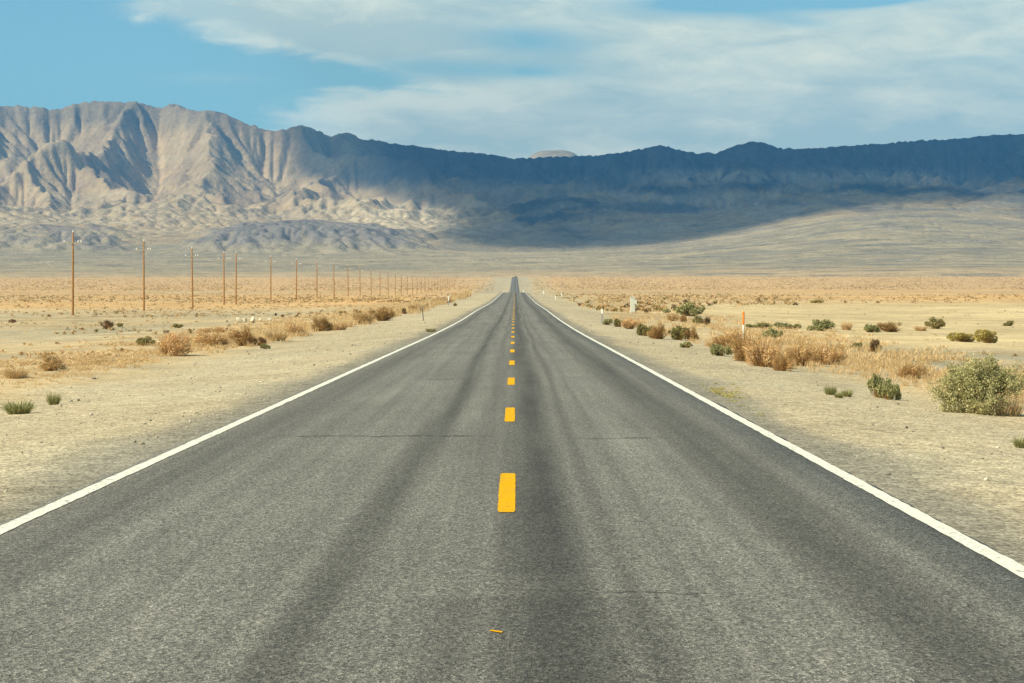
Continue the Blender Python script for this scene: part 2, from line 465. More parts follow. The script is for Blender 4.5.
# ------------------------------------------------------------------ mountains
SKY_X = [-200, -100, 0, 40, 57, 75, 90, 112, 135, 160, 175, 195, 212, 240, 270, 285, 302, 318, 330, 345, 360, 380, 430, 460, 495, 522, 545, 590, 620, 640, 660, 680, 705, 722, 735, 750, 765, 778, 800, 860, 900, 960, 1024, 1120, 1240]
SKY_Y = [118, 104, 107, 108, 111, 106, 102.5, 103, 103, 109, 105, 111, 112, 120, 131, 130, 127, 131, 137, 134, 138, 142, 149, 153, 156, 160, 158, 157, 154, 150, 147, 151, 154, 152, 146, 143, 144, 149, 149.5, 146, 143, 139, 135, 132, 138]

def build_mountains():
    du = 0.0014
    uu = np.arange(-0.36, 0.3601, du); ll = np.arange(math.log(2900), math.log(17000), du)
    rr = np.exp(ll)
    U, R = np.meshgrid(512 + F * uu, rr, indexing='xy')          # rows: range, columns: bearing (in photo pixels)
    sky = smooth_interp(uu * F + 512, SKY_X, SKY_Y) + 0.9 * fbm(uu * F / 26, uu * 0 + 2.5, 4, 0.6, seed=65)
    knots_u = [-300, 60, 200, 330, 450, 540, 620, 700, 780, 860, 960, 1060, 1300]
    RK = [2900, 3080, 4000, 5000, 6000, 6600, 7200, 8000, 8600, 9200, 10000]
    P = np.array([
        [282, 278.5, 269, 261, 253, 244, 232, 214, 198, 172, 135],
        [282, 278.5, 269, 261, 253, 244, 232, 214, 200, 175, 138],
        [282, 278.5, 269, 261, 254, 246, 236, 219, 203, 177, 140],
        [282, 278.5, 269, 261, 254, 247, 238, 222, 206, 185, 155],
        [282, 278.2, 268, 260, 253, 248, 242, 232, 214, 194, 172],
        [282, 277.8, 267, 259, 252, 247, 240, 222, 208, 194, 176],
        [282, 277.5, 266, 257, 250, 245, 236, 203, 190, 184, 170],
        [281, 277.0, 265, 254, 245, 240, 233, 204, 190, 185, 168],
        [281, 276.5, 263, 247, 230, 225, 224, 205, 193, 186, 168],
        [281, 276.0, 261, 240, 214, 209, 212, 206, 195, 183, 165],
        [281, 275.5, 261, 239, 218, 213, 212, 204, 193, 183, 164],
        [281, 275.5, 262, 243, 224, 217, 213, 204, 192, 182, 163],
        [281, 275.5, 262, 245, 226, 218, 213, 204, 192, 182, 163]])
    lk = np.log(RK)
    Yc = np.stack([smooth_interp(ll, lk, P[i]) for i in range(len(P))])           # knots x rows
    Y = np.empty(U.shape)
    for j in range(len(rr)):
        Y[j] = np.interp(U[0], knots_u, Yc[:, j])
    Y = blur(Y, 12, 1)
    w = sstep(math.log(9800), math.log(11000), np.log(R))
    Y = Y * (1 - w) + sky[None] * w
    back = sstep(math.log(11000), math.log(16500), np.log(R))
    Z = (HY - Y) / F * R
    Z = Z * (1 - 0.95 * back)
    # a far summit behind the saddle
    # dark flat topped table land in front of the left massif, and low knolls beside it
    lx, ly = U / F, np.log(R)
    wu = U + 46 * fbm(lx * 34, ly * 34, 5, 0.6, seed=71); wl = ly + 0.036 * fbm(lx * 38, ly * 38, 5, 0.6, seed=73)
    mesa = sstep(195, 240, wu) * (1 - sstep(385, 428, wu)) * sstep(math.log(5750), math.log(6020), wl) * (1 - sstep(math.log(6350), math.log(6900), wl))
    mesa2 = sstep(-40, 20, wu) * (1 - sstep(95, 135, wu)) * sstep(math.log(5900), math.log(6200), wl) * (1 - sstep(math.log(6500), math.log(7000), wl))
    spur = np.exp(-((wu - (455 + 0 * U)) / 26) ** 2) * np.exp(-((wl - math.log(6700)) / 0.045) ** 2)
    knoll = np.exp(-((wu - 545) / 55) ** 2) * np.exp(-((wl - math.log(7300)) / 0.05) ** 2)
    Z = Z + 84 * mesa * (1 + 0.25 * fbm(lx * 22, ly * 22, 3, seed=77)) + 56 * mesa2 * (1 + 0.4 * fbm(lx * 26, ly * 26, 3, seed=79)) + 45 * spur + 62 * knoll
    mt = sstep(math.log(6000), math.log(8200), ly)                                  # how mountainous
    nz = fbm(lx * 9, ly * 9, 4, 0.42, seed=81)
    rz = ridged(lx * 13 + 0.45 * nz, ly * 4.5 + 0.3 * nz, 3, 0.36, seed=91)
    rsp = ridged(lx * 30 + 0.5 * nz, ly * 6 + 0.3 * nz, 3, 0.45, seed=95)
    Z = Z + mt * (62 * nz + 66 * rz + (4 + 24 * sstep(380, 560, U)) * rsp) + (1 - mt) * sstep(math.log(3300), math.log(5200), ly) * (8 * fbm(lx * 30, ly * 24, 3, 0.4, seed=97))
    hum = sstep(math.log(6200), math.log(6800), ly) * (1 - sstep(math.log(8000), math.log(8900), ly))
    Z = Z + hum * 10 * ridged(lx * 60, ly * 50, 4, 0.45, seed=101)
    # water carves the gullies: steepest descent flow gathered over the slopes
    K = 0.06 + 0.94 * sstep(math.log(6300), math.log(7600), ly)
    K = np.maximum(K, 0.5 * np.clip(mesa + mesa2, 0, 1))
    k0 = int(np.searchsorted(rr, 4900))
    Zfull, Z, K, cell = Z, Z[k0:].copy(), K[k0:], (R * du)[k0:]
    offs = [(-1, 0), (1, 0), (0, -1), (0, 1), (-1, -1), (-1, 1), (1, -1), (1, 1)]
    def erode(Z, K, cell, iters, kc, thr, expo, tal, diff, push):
        nr, nc = Z.shape
        idx = np.arange(nr * nc).reshape(nr, nc)
        A = np.ones(nr * nc)
        for it in range(iters):
            Zp = np.pad(Z, 1, mode='constant', constant_values=1e9)
            best = np.zeros_like(Z); rec = idx.copy(); mn = np.full_like(Z, 1e9)
            for dy, dx in offs:
                nb = Zp[1 + dy:1 + dy + nr, 1 + dx:1 + dx + nc]
                sl = (Z - nb) / (cell * (1.41421 if dy and dx else 1.0))
                ip = np.clip(np.arange(nr) + dy, 0, nr - 1)[:, None] * nc + np.clip(np.arange(nc) + dx, 0, nc - 1)[None]
                up = sl > best
                best = np.where(up, sl, best); rec = np.where(up, ip, rec)
                mn = np.minimum(mn, nb)
            pit = best <= 0
            low = pit.copy(); low[:2] = False
            Z = np.where(low & (mn < 1e8), np.maximum(Z, mn + 0.3), Z)
            rf = rec.ravel(); keep = (~pit).ravel()
            for _ in range(push * 2 if it == 0 else push):
                A = 1 + np.bincount(rf, weights=np.where(keep, A, 0), minlength=nr * nc)
            Af = np.minimum(A.reshape(nr, nc), 2500)
            dz = np.minimum(kc * K * np.maximum(Af - thr, 0) ** expo * best, 0.45 * best * cell)
            dz = np.maximum(dz, np.clip(best - tal, 0, None) * cell * 0.42 * (K > 0.3))
            Z = Z - dz
            Zp = np.pad(Z, 1, mode='edge')
            lap = Zp[:-2, 1:-1] + Zp[2:, 1:-1] + Zp[1:-1, :-2] + Zp[1:-1, 2:] - 4 * Z
            Z = Z + (diff + 0.03 * (K < 0.5)) * lap
        return Z, Af
    # the large valleys first, on coarser grids, then the small gullies
    nr, nc = Z.shape
    for q, its, kc, tal in ((9, 34, 9.0, 0.44), (4, 12, 4.0, 0.54)):
        nr4, nc4 = nr // q, nc // q
        blk = lambda a: a[:nr4 * q, :nc4 * q].reshape(nr4, q, nc4, q).mean((1, 3))
        Zc = blk(Z); Ze, _ = erode(Zc, blk(K * sstep(6700, 8900, R[k0:])), blk(cell) * q, its, kc, 1.2, 0.5, tal, 0.004, 30)
        def upq(a, n_, axis):
            pos = np.clip((np.arange(n_) - (q - 1) / 2) / q, 0, a.shape[axis] - 1.001); a = np.moveaxis(a, axis, 0)
            i_ = pos.astype(int); t_ = (pos - i_)[:, None]
            return np.moveaxis(a[i_] * (1 - t_) + a[i_ + 1] * t_, 0, axis)
        h_ = max(1, q // 4)
        Z = Z + blur(blur(upq(upq(Ze - Zc, nr, 0), nc, 1), h_, 0), h_, 1)
    Z, Af = erode(Z, K, cell, 18, 2.3, 5, 0.45, 0.72, 0.008, 34)
    Zfull[k0:] = Z; wj = sstep(4900, 5600, rr)[:, None]
    Z = Zfull
    Af = np.concatenate([np.ones((k0, nc)), Af])
    # bring the crest back to the skyline of the place
    band = (rr > 7600) & (rr < 12500)
    for _ in range(3):
        top = (Z[band] / R[band]).max(0) * F
        fac = (HY - sky) / np.maximum(top, 1)
        fac = blur(fac[None], 1, 1)[0]
        Z = Z * (1 + (fac - 1)[None] * sstep(math.log(7400), math.log(9800), ly))
    # a far pale summit behind the saddle
    hump_z = (HY - 151.6 - 0.9 * fbm(U / 16, ly * 30, 4, seed=67)) / F * R * np.exp(-((U - 554) / 52) ** 4) * np.exp(-(np.log(R / 14600) / 0.06) ** 2)
    Z = np.maximum(Z, hump_z)
    # finer mesh
    fu = np.arange(uu[2], uu[-3], 0.00074)
    fl = np.arange(ll[2], ll[-3], 0.0019)
    def cubic(a, pos, axis):
        a = np.moveaxis(a, axis, 0)
        i = np.clip(np.floor(pos).astype(int), 1, a.shape[0] - 3); t = (pos - i)[:, None]
        p0, p1, p2, p3 = a[i - 1], a[i], a[i + 1], a[i + 2]
        r = p1 + 0.5 * t * (p2 - p0 + t * (2 * p0 - 5 * p1 + 4 * p2 - p3 + t * (3 * (p1 - p2) + p3 - p0)))
        return np.moveaxis(r, 0, axis)
    def up(a): return cubic(cubic(a, (fl - ll[0]) / du, 0), (fu - uu[0]) / du, 1)
    Zf = up(Z); me1 = np.clip(up(mesa), 0, 1); me2 = np.clip(up(mesa2), 0, 1); kn = np.clip(up(np.maximum(spur, knoll)), 0, 1)
    flow = up(np.log(Af))
    U2, L2 = np.meshgrid(512 + F * fu, fl); R2 = np.exp(L2); lx, ly = U2 / F, L2
    mt = sstep(math.log(6200), math.log(8000), L2)
    Zf = Zf + (0.05 + mt) * (3.0 * fbm(lx * 240, ly * 200, 4, 0.55, seed=111) + 2.6 * ridged(lx * 120, ly * 60, 3, 0.5, seed=113)) + (0.03 + mt) * 1.4 * ridged(lx * 500, ly * 380, 3, seed=117)
    Zf = Zf - 9.0 * (1 - sstep(3020, 3260, R2))
    Yf = HY - Zf / R2 * F                                                   # row of the photo where each point falls
    # rock colours
    n1 = fbm(lx * 30, ly * 30, 5, seed=121); n2 = fbm(lx * 110, ly * 110, 5, seed=127); st = fbm(lx * 6, Zf / 26.0, 4, seed=131)
    def lerp(c0, c1, k): k = np.clip(k, 0, 1)[..., None]; return c0 * (1 - k) + np.asarray(c1) * k
    col = np.broadcast_to(np.array([0.46, 0.34, 0.18]), U2.shape + (3,)).copy()            # tan rock
    col = lerp(col, [0.35, 0.255, 0.145], sstep(-0.1, 0.5, n1 + 0.25 * n2))                    # brown rock
    col = lerp(col, [0.43, 0.35, 0.22], 0.7 * sstep(0.0, 0.5, st - 0.2 * n1))
    col = lerp(col, [0.25, 0.20, 0.13], 0.75 * sstep(136, 118, Yf + 10 * n1) * (U2 < 330))     # darker crest
    fanm = 1 - sstep(math.log(6000), math.log(6900), ly + 0.08 * n1)
    fan = lerp(np.broadcast_to(np.array([0.36, 0.30, 0.185]), U2.shape + (3,)), [0.29, 0.25, 0.165], sstep(-0.15, 0.45, fbm(lx * 14, ly * 22, 3, seed=137)))
    fan = lerp(fan, [0.41, 0.335, 0.20], sstep(0.0, 0.5, fbm(lx * 10, ly * 12, 4, seed=139)))
    col = lerp(col, fan, fanm)
    blend = (1 - sstep(3150, 3900, R2 + 260 * fbm(lx * 20, ly * 20, 4, seed=147)))
    col = lerp(col, [0.52, 0.38, 0.21], 0.75 * blend)
    pale = np.exp(-((U2 - 395) / 62) ** 4) * np.exp(-((Yf - 217) / 14) ** 4)
    col = lerp(col, [0.74, 0.61, 0.38], 0.95 * pale * sstep(-0.45, 0.1, n2 + 0.4 * n1))
    fh = sstep(math.log(6500), math.log(7100), ly) * (1 - sstep(math.log(8200), math.log(9000), ly)) * (U2 < 460)
    col = lerp(col, [0.46, 0.385, 0.25], 0.55 * fh * sstep(-0.2, 0.2, n2 + 0.3))
    col = lerp(col, [0.20, 0.18, 0.16], 0.85 * np.clip(me1 * 1.2, 0, 1) * sstep(-0.65, 0.1, n2 + 0.25))
    col = lerp(col, [0.20, 0.18, 0.17], 0.65 * me2 * sstep(-0.4, 0.2, n2 + n1))
    # basalt country on the right: black cap deepened and blued for shade, paler cliffs under it
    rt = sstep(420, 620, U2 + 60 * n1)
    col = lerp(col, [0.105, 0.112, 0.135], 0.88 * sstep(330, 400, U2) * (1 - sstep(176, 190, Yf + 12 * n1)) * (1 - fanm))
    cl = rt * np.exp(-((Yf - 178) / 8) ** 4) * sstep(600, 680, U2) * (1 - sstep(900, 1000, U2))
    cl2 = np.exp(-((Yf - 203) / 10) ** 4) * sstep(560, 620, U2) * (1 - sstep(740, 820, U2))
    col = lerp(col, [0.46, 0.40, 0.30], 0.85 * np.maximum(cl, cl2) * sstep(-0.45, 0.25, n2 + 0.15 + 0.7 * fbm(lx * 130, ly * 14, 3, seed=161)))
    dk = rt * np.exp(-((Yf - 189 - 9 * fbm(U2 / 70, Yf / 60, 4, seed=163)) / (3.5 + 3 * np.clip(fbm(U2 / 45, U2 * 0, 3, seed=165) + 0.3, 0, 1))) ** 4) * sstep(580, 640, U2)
    col = lerp(col, [0.065, 0.07, 0.085], 0.9 * dk * sstep(-0.5, 0.1, n2 + 0.2))  # dark rock band, blue of the shade mixed into its colour
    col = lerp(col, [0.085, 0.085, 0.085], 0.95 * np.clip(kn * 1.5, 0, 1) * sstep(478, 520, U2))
    hump = np.exp(-((U2 - 556) / 60) ** 4) * sstep(math.log(13300), math.log(13700), ly)
    col = lerp(col, [0.40, 0.35, 0.25], hump)
    mound = (1 - sstep(6700, 7000, R2)) * sstep(560, 700, U2)
    col = lerp(col, [0.215, 0.195, 0.155], 0.6 * mound * sstep(0.0, 0.28, fbm(lx * 26, ly * 40, 5, seed=141)))
    # washes carry pale gravel, ridge crests are dark bare rock
    fl_ = mt * sstep(2.2, 4.6, flow + 0.6 * n2); rg_ = mt * (1 - sstep(0.2, 1.5, flow + 0.5 * n2))
    col = col * (1 + (0.18 + 0.10 * rt) * fl_ - (0.08 + 0.10 * rt) * rg_)[..., None]
    # long dark lava tongues, tinted blue for shade, and pale fans under the right hand range
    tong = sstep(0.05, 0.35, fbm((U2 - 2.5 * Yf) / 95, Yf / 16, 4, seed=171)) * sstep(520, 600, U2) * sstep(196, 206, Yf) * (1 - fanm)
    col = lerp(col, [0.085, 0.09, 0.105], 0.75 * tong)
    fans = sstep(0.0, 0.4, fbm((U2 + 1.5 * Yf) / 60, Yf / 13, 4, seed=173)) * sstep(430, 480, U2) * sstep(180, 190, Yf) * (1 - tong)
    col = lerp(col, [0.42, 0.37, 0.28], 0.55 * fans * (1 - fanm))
    col = col * (1 + 0.12 * n2)[..., None]
    X = np.tan(fu)[None] * 0 + (U2 - 512) / F * R2 / np.sqrt(1 + ((U2 - 512) / F) ** 2)
    Yw = R2 / np.sqrt(1 + ((U2 - 512) / F) ** 2)
    Zw = CAMZ + Zf / np.sqrt(1 + ((U2 - 512) / F) ** 2)
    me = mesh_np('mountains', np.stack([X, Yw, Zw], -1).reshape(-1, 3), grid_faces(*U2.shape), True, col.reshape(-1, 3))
    m, t, b = material('desert_rock')
    p = t.new('ShaderNodeTexCoord').outputs['Object']
    c = t.attr('tint')
    na = t.noise(p, 0.012, 6, 0.65); nb = t.noise(p, 0.05, 5, 0.65)
    k = t.m('MULTIPLY', t.lin(na, 0.3, 0.7, 0.80, 1.20), t.lin(nb, 0.3, 0.7, 0.82, 1.18))
    t.set(b.inputs['Base Color'], t.mix(1.0, c, t.comb(k, k, k), 'MULTIPLY'))
    b.inputs['Roughness'].default_value = 1.0; b.inputs['Specular IOR Level'].default_value = 0.0
    t.set(b.inputs['Normal'], t.bump(t.m('ADD', na, t.m('MULTIPLY', nb, 0.35)), 0.6, 30.0))
    tag(obj('mountains', me, m), 'bare tan and dark desert mountains above long grey fans', 'mountains', kind='structure')

    # ---------------- unseen cloud, shape worked back from the shade wanted on the right hand range
    want = np.zeros(U2.shape)
    ey = [100, 134, 150, 166, 178, 190, 203, 214, 235, 245, 262]
    ex = [352, 338, 300, 272, 318, 372, 425, 452, 438, 448, 520]
    left = np.interp(Yf, ey, ex) + 10
    lowx = [430, 520, 600, 700, 740, 800, 870, 930, 1024, 1300]
    lowy = [243, 249, 247, 238, 228, 217, 208, 212, 216, 216]
    low = np.interp(U2, lowx, lowy)
    want = sstep(-14, 16, U2 - left + 14 * n1) * (1 - sstep(-5 - 12 * sstep(760, 900, U2), 5 + 9 * sstep(760, 900, U2), Yf - low))
    want = want * (1 - 0.5 * sstep(850, 930, U2) * sstep(172, 186, Yf))
    for gu, gy, su, sy, ga in ((650, 202, 75, 11, 0.34), (800, 176, 80, 9, 0.30), (520, 205, 40, 12, 0.18), (700, 228, 60, 6, 0.22), (950, 170, 50, 8, 0.16)):
        want = want * (1 - ga * np.exp(-((U2 - gu) / su) ** 2 - ((Yf - gy) / sy) ** 2))
    want = np.where(R2 > 13200, 0, want)
    wt = (R2 > 5200) & (R2 < 16000) & (Zf > 20)
    ALT = 3300.0
    tt = (ALT - Zw) / SUN[2]
    cx = (X + SUN[0] * tt)[wt]; cy = (Yw + SUN[1] * tt)[wt]
    g = 110.0
    x0, x1, y0, y1 = -9000, 4500, 2400, 16000
    nx, ny = int((x1 - x0) / g) + 1, int((y1 - y0) / g) + 1
    ok = (cx > x0) & (cx < x1) & (cy > y0) & (cy < y1)
    ii = ((cy[ok] - y0) / g).astype(int) * nx + ((cx[ok] - x0) / g).astype(int)
    wgt = 1.0 + 0 * cx[ok]
    num = np.bincount(ii, weights=want[wt][ok] * wgt, minlength=nx * ny).reshape(ny, nx)
    den = np.bincount(ii, weights=wgt, minlength=nx * ny).reshape(ny, nx)
    num, den = [blur(blur(q, 1, 0), 1, 1) for q in (num, den)]
    num2, den2 = [blur(blur(q, 8, 0), 8, 1) for q in (num, den)]
    dens = (num + 0.02 * num2) / (den + 0.02 * den2 + 1e-6)
    dens = np.clip((dens - 0.08) / 0.88, 0, 1)
    GX, GY = np.meshgrid(x0 + (np.arange(nx) + 0.5) * g, y0 + (np.arange(ny) + 0.5) * g)
    fade = sstep(0, 900, GX - x0) * sstep(0, 900, x1 - GX) * sstep(0, 900, GY - y0) * sstep(0, 900, y1 - GY)
    dens = dens * fade
    lump = 0.6 + 0.4 * fbm(GX / 900, GY / 900, 4, seed=151)
    top = ALT + 30 + 420 * dens ** 0.7 * lump
    bot = ALT - 60 * dens ** 0.7
    n = nx * ny
    V = np.concatenate([np.stack([GX, GY, bot], -1).reshape(-1, 3), np.stack([GX, GY, top], -1).reshape(-1, 3)])
    fb = grid_faces(ny, nx, True); ft = grid_faces(ny, nx) + n
    solid = (dens.ravel() > 0.004)
    sel = solid[fb].any(1)
    fc = np.concatenate([fb[sel], ft[sel[: len(ft)]] if True else ft])
    # the top grid has the same cells as the bottom one
    cell_ok = solid[grid_faces(ny, nx)].any(1)
    q = grid_faces(ny, nx)[cell_ok]
    # rim: cells' outer edges joined between bottom and top
    ed = np.concatenate([q[:, [0, 1]], q[:, [1, 2]], q[:, [2, 3]], q[:, [3, 0]]])
    key = np.sort(ed, 1); kk = key[:, 0].astype(np.int64) * n + key[:, 1]
    uq, inv, cnt = np.unique(kk, return_inverse=True, return_counts=True)
    rim = ed[cnt[inv] == 1]
    fc = np.concatenate([q[:, ::-1], q + n, np.stack([rim[:, 0], rim[:, 1], rim[:, 1] + n, rim[:, 0] + n], -1)])
    used = np.unique(fc); remap = np.full(2 * n, -1); remap[used] = np.arange(len(used))
    dd = np.concatenate([dens.ravel(), dens.ravel()])[used]
    mc = mesh_np('cloud', V[used], remap[fc], True, None, {'thickness': dd})
    m, t, b = material('cloud_vapour')
    th = t.attr('thickness', 'Fac')
    p = t.new('ShaderNodeTexCoord').outputs['Object']
    e = t.m('MULTIPLY', t.ss(-0.03, 0.84, t.m('ADD', th, t.m('MULTIPLY', t.m('SUBTRACT', t.noise(p, 0.0016, 5, 0.6), 0.5), t.m('MULTIPLY', 0.7, t.ss(0.0, 0.3, th))))), 0.92)
    tr = t.new('ShaderNodeBsdfTransparent'); df = t.new('ShaderNodeBsdfDiffuse'); df.inputs[0].default_value = (0.8, 0.8, 0.8, 1)
    tl = t.new('ShaderNodeBsdfTranslucent'); tl.inputs[0].default_value = (0.8, 0.8, 0.8, 1)
    m1 = t.new('ShaderNodeMixShader'); m1.inputs[0].default_value = 0.3; t.l.new(df.outputs[0], m1.inputs[1]); t.l.new(tl.outputs[0], m1.inputs[2])
    m2 = t.new('ShaderNodeMixShader'); t.set(m2.inputs[0], e); t.l.new(tr.outputs[0], m2.inputs[1]); t.l.new(m1.outputs[0], m2.inputs[2])
    t.l.new(m2.outputs[0], t.n['Material Output'].inputs[0])
    tag(obj('clouds', mc, m), 'soft cloud bank out of view, shaped to shade the right hand mountains', 'cloud', kind='stuff')
build_mountains()
# ------------------------------------------------------------------ plants
M_DRY = plant_mat('dry_stems'); M_LEAF = plant_mat('small_leaves'); M_WOOD = plant_mat('bare_wood')

def blades(r, n, base_r, height, lean, width, colors, bend=0.5, up=0.0, radial=True, hmin=0.45):
    """thin tapering stems rising out of the ground in a ball or a sheaf -> verts, tris, colours"""
    a = r.uniform(0, 2 * PI, n); rr = base_r * np.sqrt(r.uniform(0, 1, n))
    bx, by = rr * np.cos(a), rr * np.sin(a)
    th = lean * np.sqrt(r.uniform(0, 1, n)); ph = np.where(radial, a + r.normal(0, 0.5, n), r.uniform(0, 2 * PI, n))
    L = height * r.uniform(hmin, 1.0, n)
    dx, dy, dz = np.sin(th) * np.cos(ph), np.sin(th) * np.sin(ph), np.cos(th)
    mid = np.stack([bx + dx * L * 0.55, by + dy * L * 0.55, dz * L * 0.6 + up], -1)
    tip = np.stack([bx + dx * L * (1 + 0.2 * bend), by + dy * L * (1 + 0.2 * bend), dz * L * (1 - 0.25 * bend) + up], -1)
    mid += r.normal(0, 0.05 * height, mid.shape); tip += r.normal(0, 0.06 * height, tip.shape)
    tip[:, 2] = np.maximum(tip[:, 2], 0.03 * height)
    q = r.uniform(0, 2 * PI, n); w = width * r.uniform(0.6, 1.3, n)
    s = np.stack([np.cos(q) * w, np.sin(q) * w, 0 * w], -1)
    b0 = np.stack([bx, by, np.full(n, -0.03 * height)], -1)
    v = np.stack([b0 - s, b0 + s, mid - 0.8 * s, mid + 0.8 * s, tip], 1)
    i = np.arange(n)[:, None] * 5
    f = np.concatenate([i + [[0, 1, 3]], i + [[0, 3, 2]], i + [[2, 3, 4]]])
    colors = np.asarray(colors); k = r.integers(0, len(colors), n)
    c = colors[k] * r.uniform(0.78, 1.22, n)[:, None]
    return v.reshape(-1, 3), f, np.repeat(c, 5, 0)

def leaves(r, pts, size, colors):
    """small leaf faces at given points"""
    n = len(pts)
    d1 = r.normal(0, 1, (n, 3)); d1 /= np.linalg.norm(d1, axis=1)[:, None]
    d2 = np.cross(d1, r.normal(0, 1, (n, 3))); d2 /= np.linalg.norm(d2, axis=1)[:, None]
    s = size * r.uniform(0.5, 1.3, n)[:, None]
    v = np.stack([pts - d1 * s, pts + d2 * s * 0.5, pts + d1 * s, pts - d2 * s * 0.5], 1)
    i = np.arange(n)[:, None] * 4
    f = np.concatenate([i + [[0, 1, 2]], i + [[0, 2, 3]]])
    colors = np.asarray(colors)
    c = colors[r.integers(0, len(colors), n)] * r.uniform(0.75, 1.25, n)[:, None]
    return v.reshape(-1, 3), f, np.repeat(c, 4, 0)

def join(parts):
    V, Fc, Cc, n = [], [], [], 0
    for v, f, c in parts:
        V.append(v); Fc.append(f + n); Cc.append(c); n += len(v)
    return np.concatenate(V), np.concatenate(Fc), np.concatenate(Cc)

TAN = [(0.74, 0.53, 0.27), (0.66, 0.45, 0.21), (0.80, 0.60, 0.34), (0.58, 0.385, 0.17)]
BROWN = [(0.50, 0.28, 0.10), (0.38, 0.21, 0.08), (0.60, 0.36, 0.14), (0.26, 0.16, 0.065)]
OLIVE = [(0.34, 0.27, 0.085), (0.26, 0.21, 0.07), (0.42, 0.33, 0.12), (0.17, 0.14, 0.05)]
SAGE = [(0.38, 0.355, 0.14), (0.47, 0.425, 0.19), (0.28, 0.27, 0.10), (0.52, 0.46, 0.22)]
GREEN = [(0.29, 0.285, 0.105), (0.37, 0.35, 0.14), (0.21, 0.21, 0.075), (0.44, 0.41, 0.19)]
YELG = [(0.46, 0.39, 0.10), (0.38, 0.32, 0.085), (0.54, 0.45, 0.15)]
DARK = [(0.13, 0.085, 0.045), (0.10, 0.07, 0.04), (0.18, 0.12, 0.06)]

def dome_points(r, n, lobes, fill=0.45):
    """points inside a bush of several lobes (x, y, z, radius)"""
    lobes = np.asarray(lobes, float); k = r.choice(len(lobes), n, p=lobes[:, 3] ** 2 / (lobes[:, 3] ** 2).sum())
    d = r.normal(0, 1, (n, 3)); d /= np.linalg.norm(d, axis=1)[:, None]
    rad_ = lobes[k, 3] * (fill + (1 - fill) * r.uniform(0, 1, n) ** 0.6) * (1 + 0.18 * np.sin(d[:, 0] * 7 + k) * np.sin(d[:, 1] * 6 + 2 * k))
    p = lobes[k, :3] + d * rad_[:, None]
    p[:, 2] = np.where(p[:, 2] < 0.02, r.uniform(0.02, 0.12, n), p[:, 2])
    return p

def random_lobes(r, n=7):
    n += 4
    out = [(0, 0, 0.38, 0.34)]
    for _ in range(n):
        a = r.uniform(0, 2 * PI); q = r.uniform(0.2, 0.62)
        out.append((q * math.cos(a) * 1.15, q * math.sin(a), r.uniform(0.14, 0.80 - 0.5 * q), r.uniform(0.10, 0.27)))
    return out

# prototypes: unit bushes about 2 wide and 1 tall, scaled on placing. kind -> list of (foliage mesh, stems mesh)
PROTO = {}
def proto(kind, i):
    key = (kind, i)
    if key in PROTO: return PROTO[key]
    r = np.random.default_rng(1000 + sum(map(ord, kind)) * 13 + i)
    if kind in ('tumble', 'brownbush', 'darkbush'):
        cols = {'tumble': TAN + BROWN[:3:2], 'brownbush': BROWN + TAN[3:] + OLIVE[:1], 'darkbush': DARK + BROWN[1:2]}[kind]
        low = [tuple(np.array(c) * 1.0) for c in cols]
        lob = random_lobes(r, 8)
        pts = dome_points(r, 1500, lob, 0.35)
        # wiry twig bits through the ball
        d = pts - np.array([0, 0, 0.1]); d /= np.linalg.norm(d, axis=1)[:, None]; d += r.normal(0, 0.5, d.shape); d /= np.linalg.norm(d, axis=1)[:, None]
        L = r.uniform(0.05, 0.17, len(pts))[:, None]; w = r.normal(0, 1, d.shape); w = np.cross(d, w); w /= np.linalg.norm(w, axis=1)[:, None]; w *= 0.011
        v = np.stack([pts - d * L - w, pts - d * L + w, pts + d * L], 1).reshape(-1, 3); v[:, 2] = np.maximum(v[:, 2], 0.0)
        f = np.arange(len(v)).reshape(-1, 3)
        cc = np.asarray(cols)[r.integers(0, len(cols), len(pts))] * r.uniform(0.75, 1.3, len(pts))[:, None]
        fol = (v, f, np.repeat(cc, 3, 0))
        stm = blades(r, 260, 0.22, 0.85, 1.25, 0.014, BROWN, 0.4)
        mats = (M_DRY, M_WOOD)
    elif kind in ('sage', 'green', 'olive', 'yellow'):
        cols = {'sage': SAGE, 'green': GREEN, 'olive': OLIVE + SAGE[:1], 'yellow': YELG + OLIVE[:1]}[kind]
        lob = random_lobes(r, 9)
        fol = leaves(r, dome_points(r, 2300, lob, 0.5), 0.06, cols)
        stm = blades(r, 200, 0.2, 0.75, 1.2, 0.012, BROWN[:2] + TAN[3:], 0.3)
        mats = (M_LEAF, M_WOOD)
    elif kind == 'tuft':      # upright green blades
        fol = blades(r, 420, 0.45, 1.0, 0.95, 0.020, GREEN + SAGE[:2], 0.5)
        stm = blades(r, 60, 0.3, 0.45, 1.2, 0.016, TAN, 0.5)
        mats = (M_LEAF, M_DRY)
    elif kind == 'straw':     # pale grass clump
        fol = blades(r, 520, 0.55, 1.0, 0.8, 0.013, TAN, 0.8)
        stm = blades(r, 70, 0.4, 0.6, 1.1, 0.014, BROWN[:3], 0.5)
        mats = (M_DRY, M_DRY)
    ex_ = np.quantile(np.abs(fol[0][:, :2]), 0.975); ez_ = np.quantile(fol[0][:, 2], 0.985)
    k_ = np.array([1 / ex_, 1 / ex_, 1 / ez_])
    fol = (fol[0] * k_, *fol[1:]); stm = (stm[0] * np.minimum(k_, 1.3), *stm[1:])
    PROTO[key] = (mesh_np('foliage', *fol[:2], False, fol[2]), mesh_np('stems', *stm[:2], False, stm[2]), mats)
    return PROTO[key]

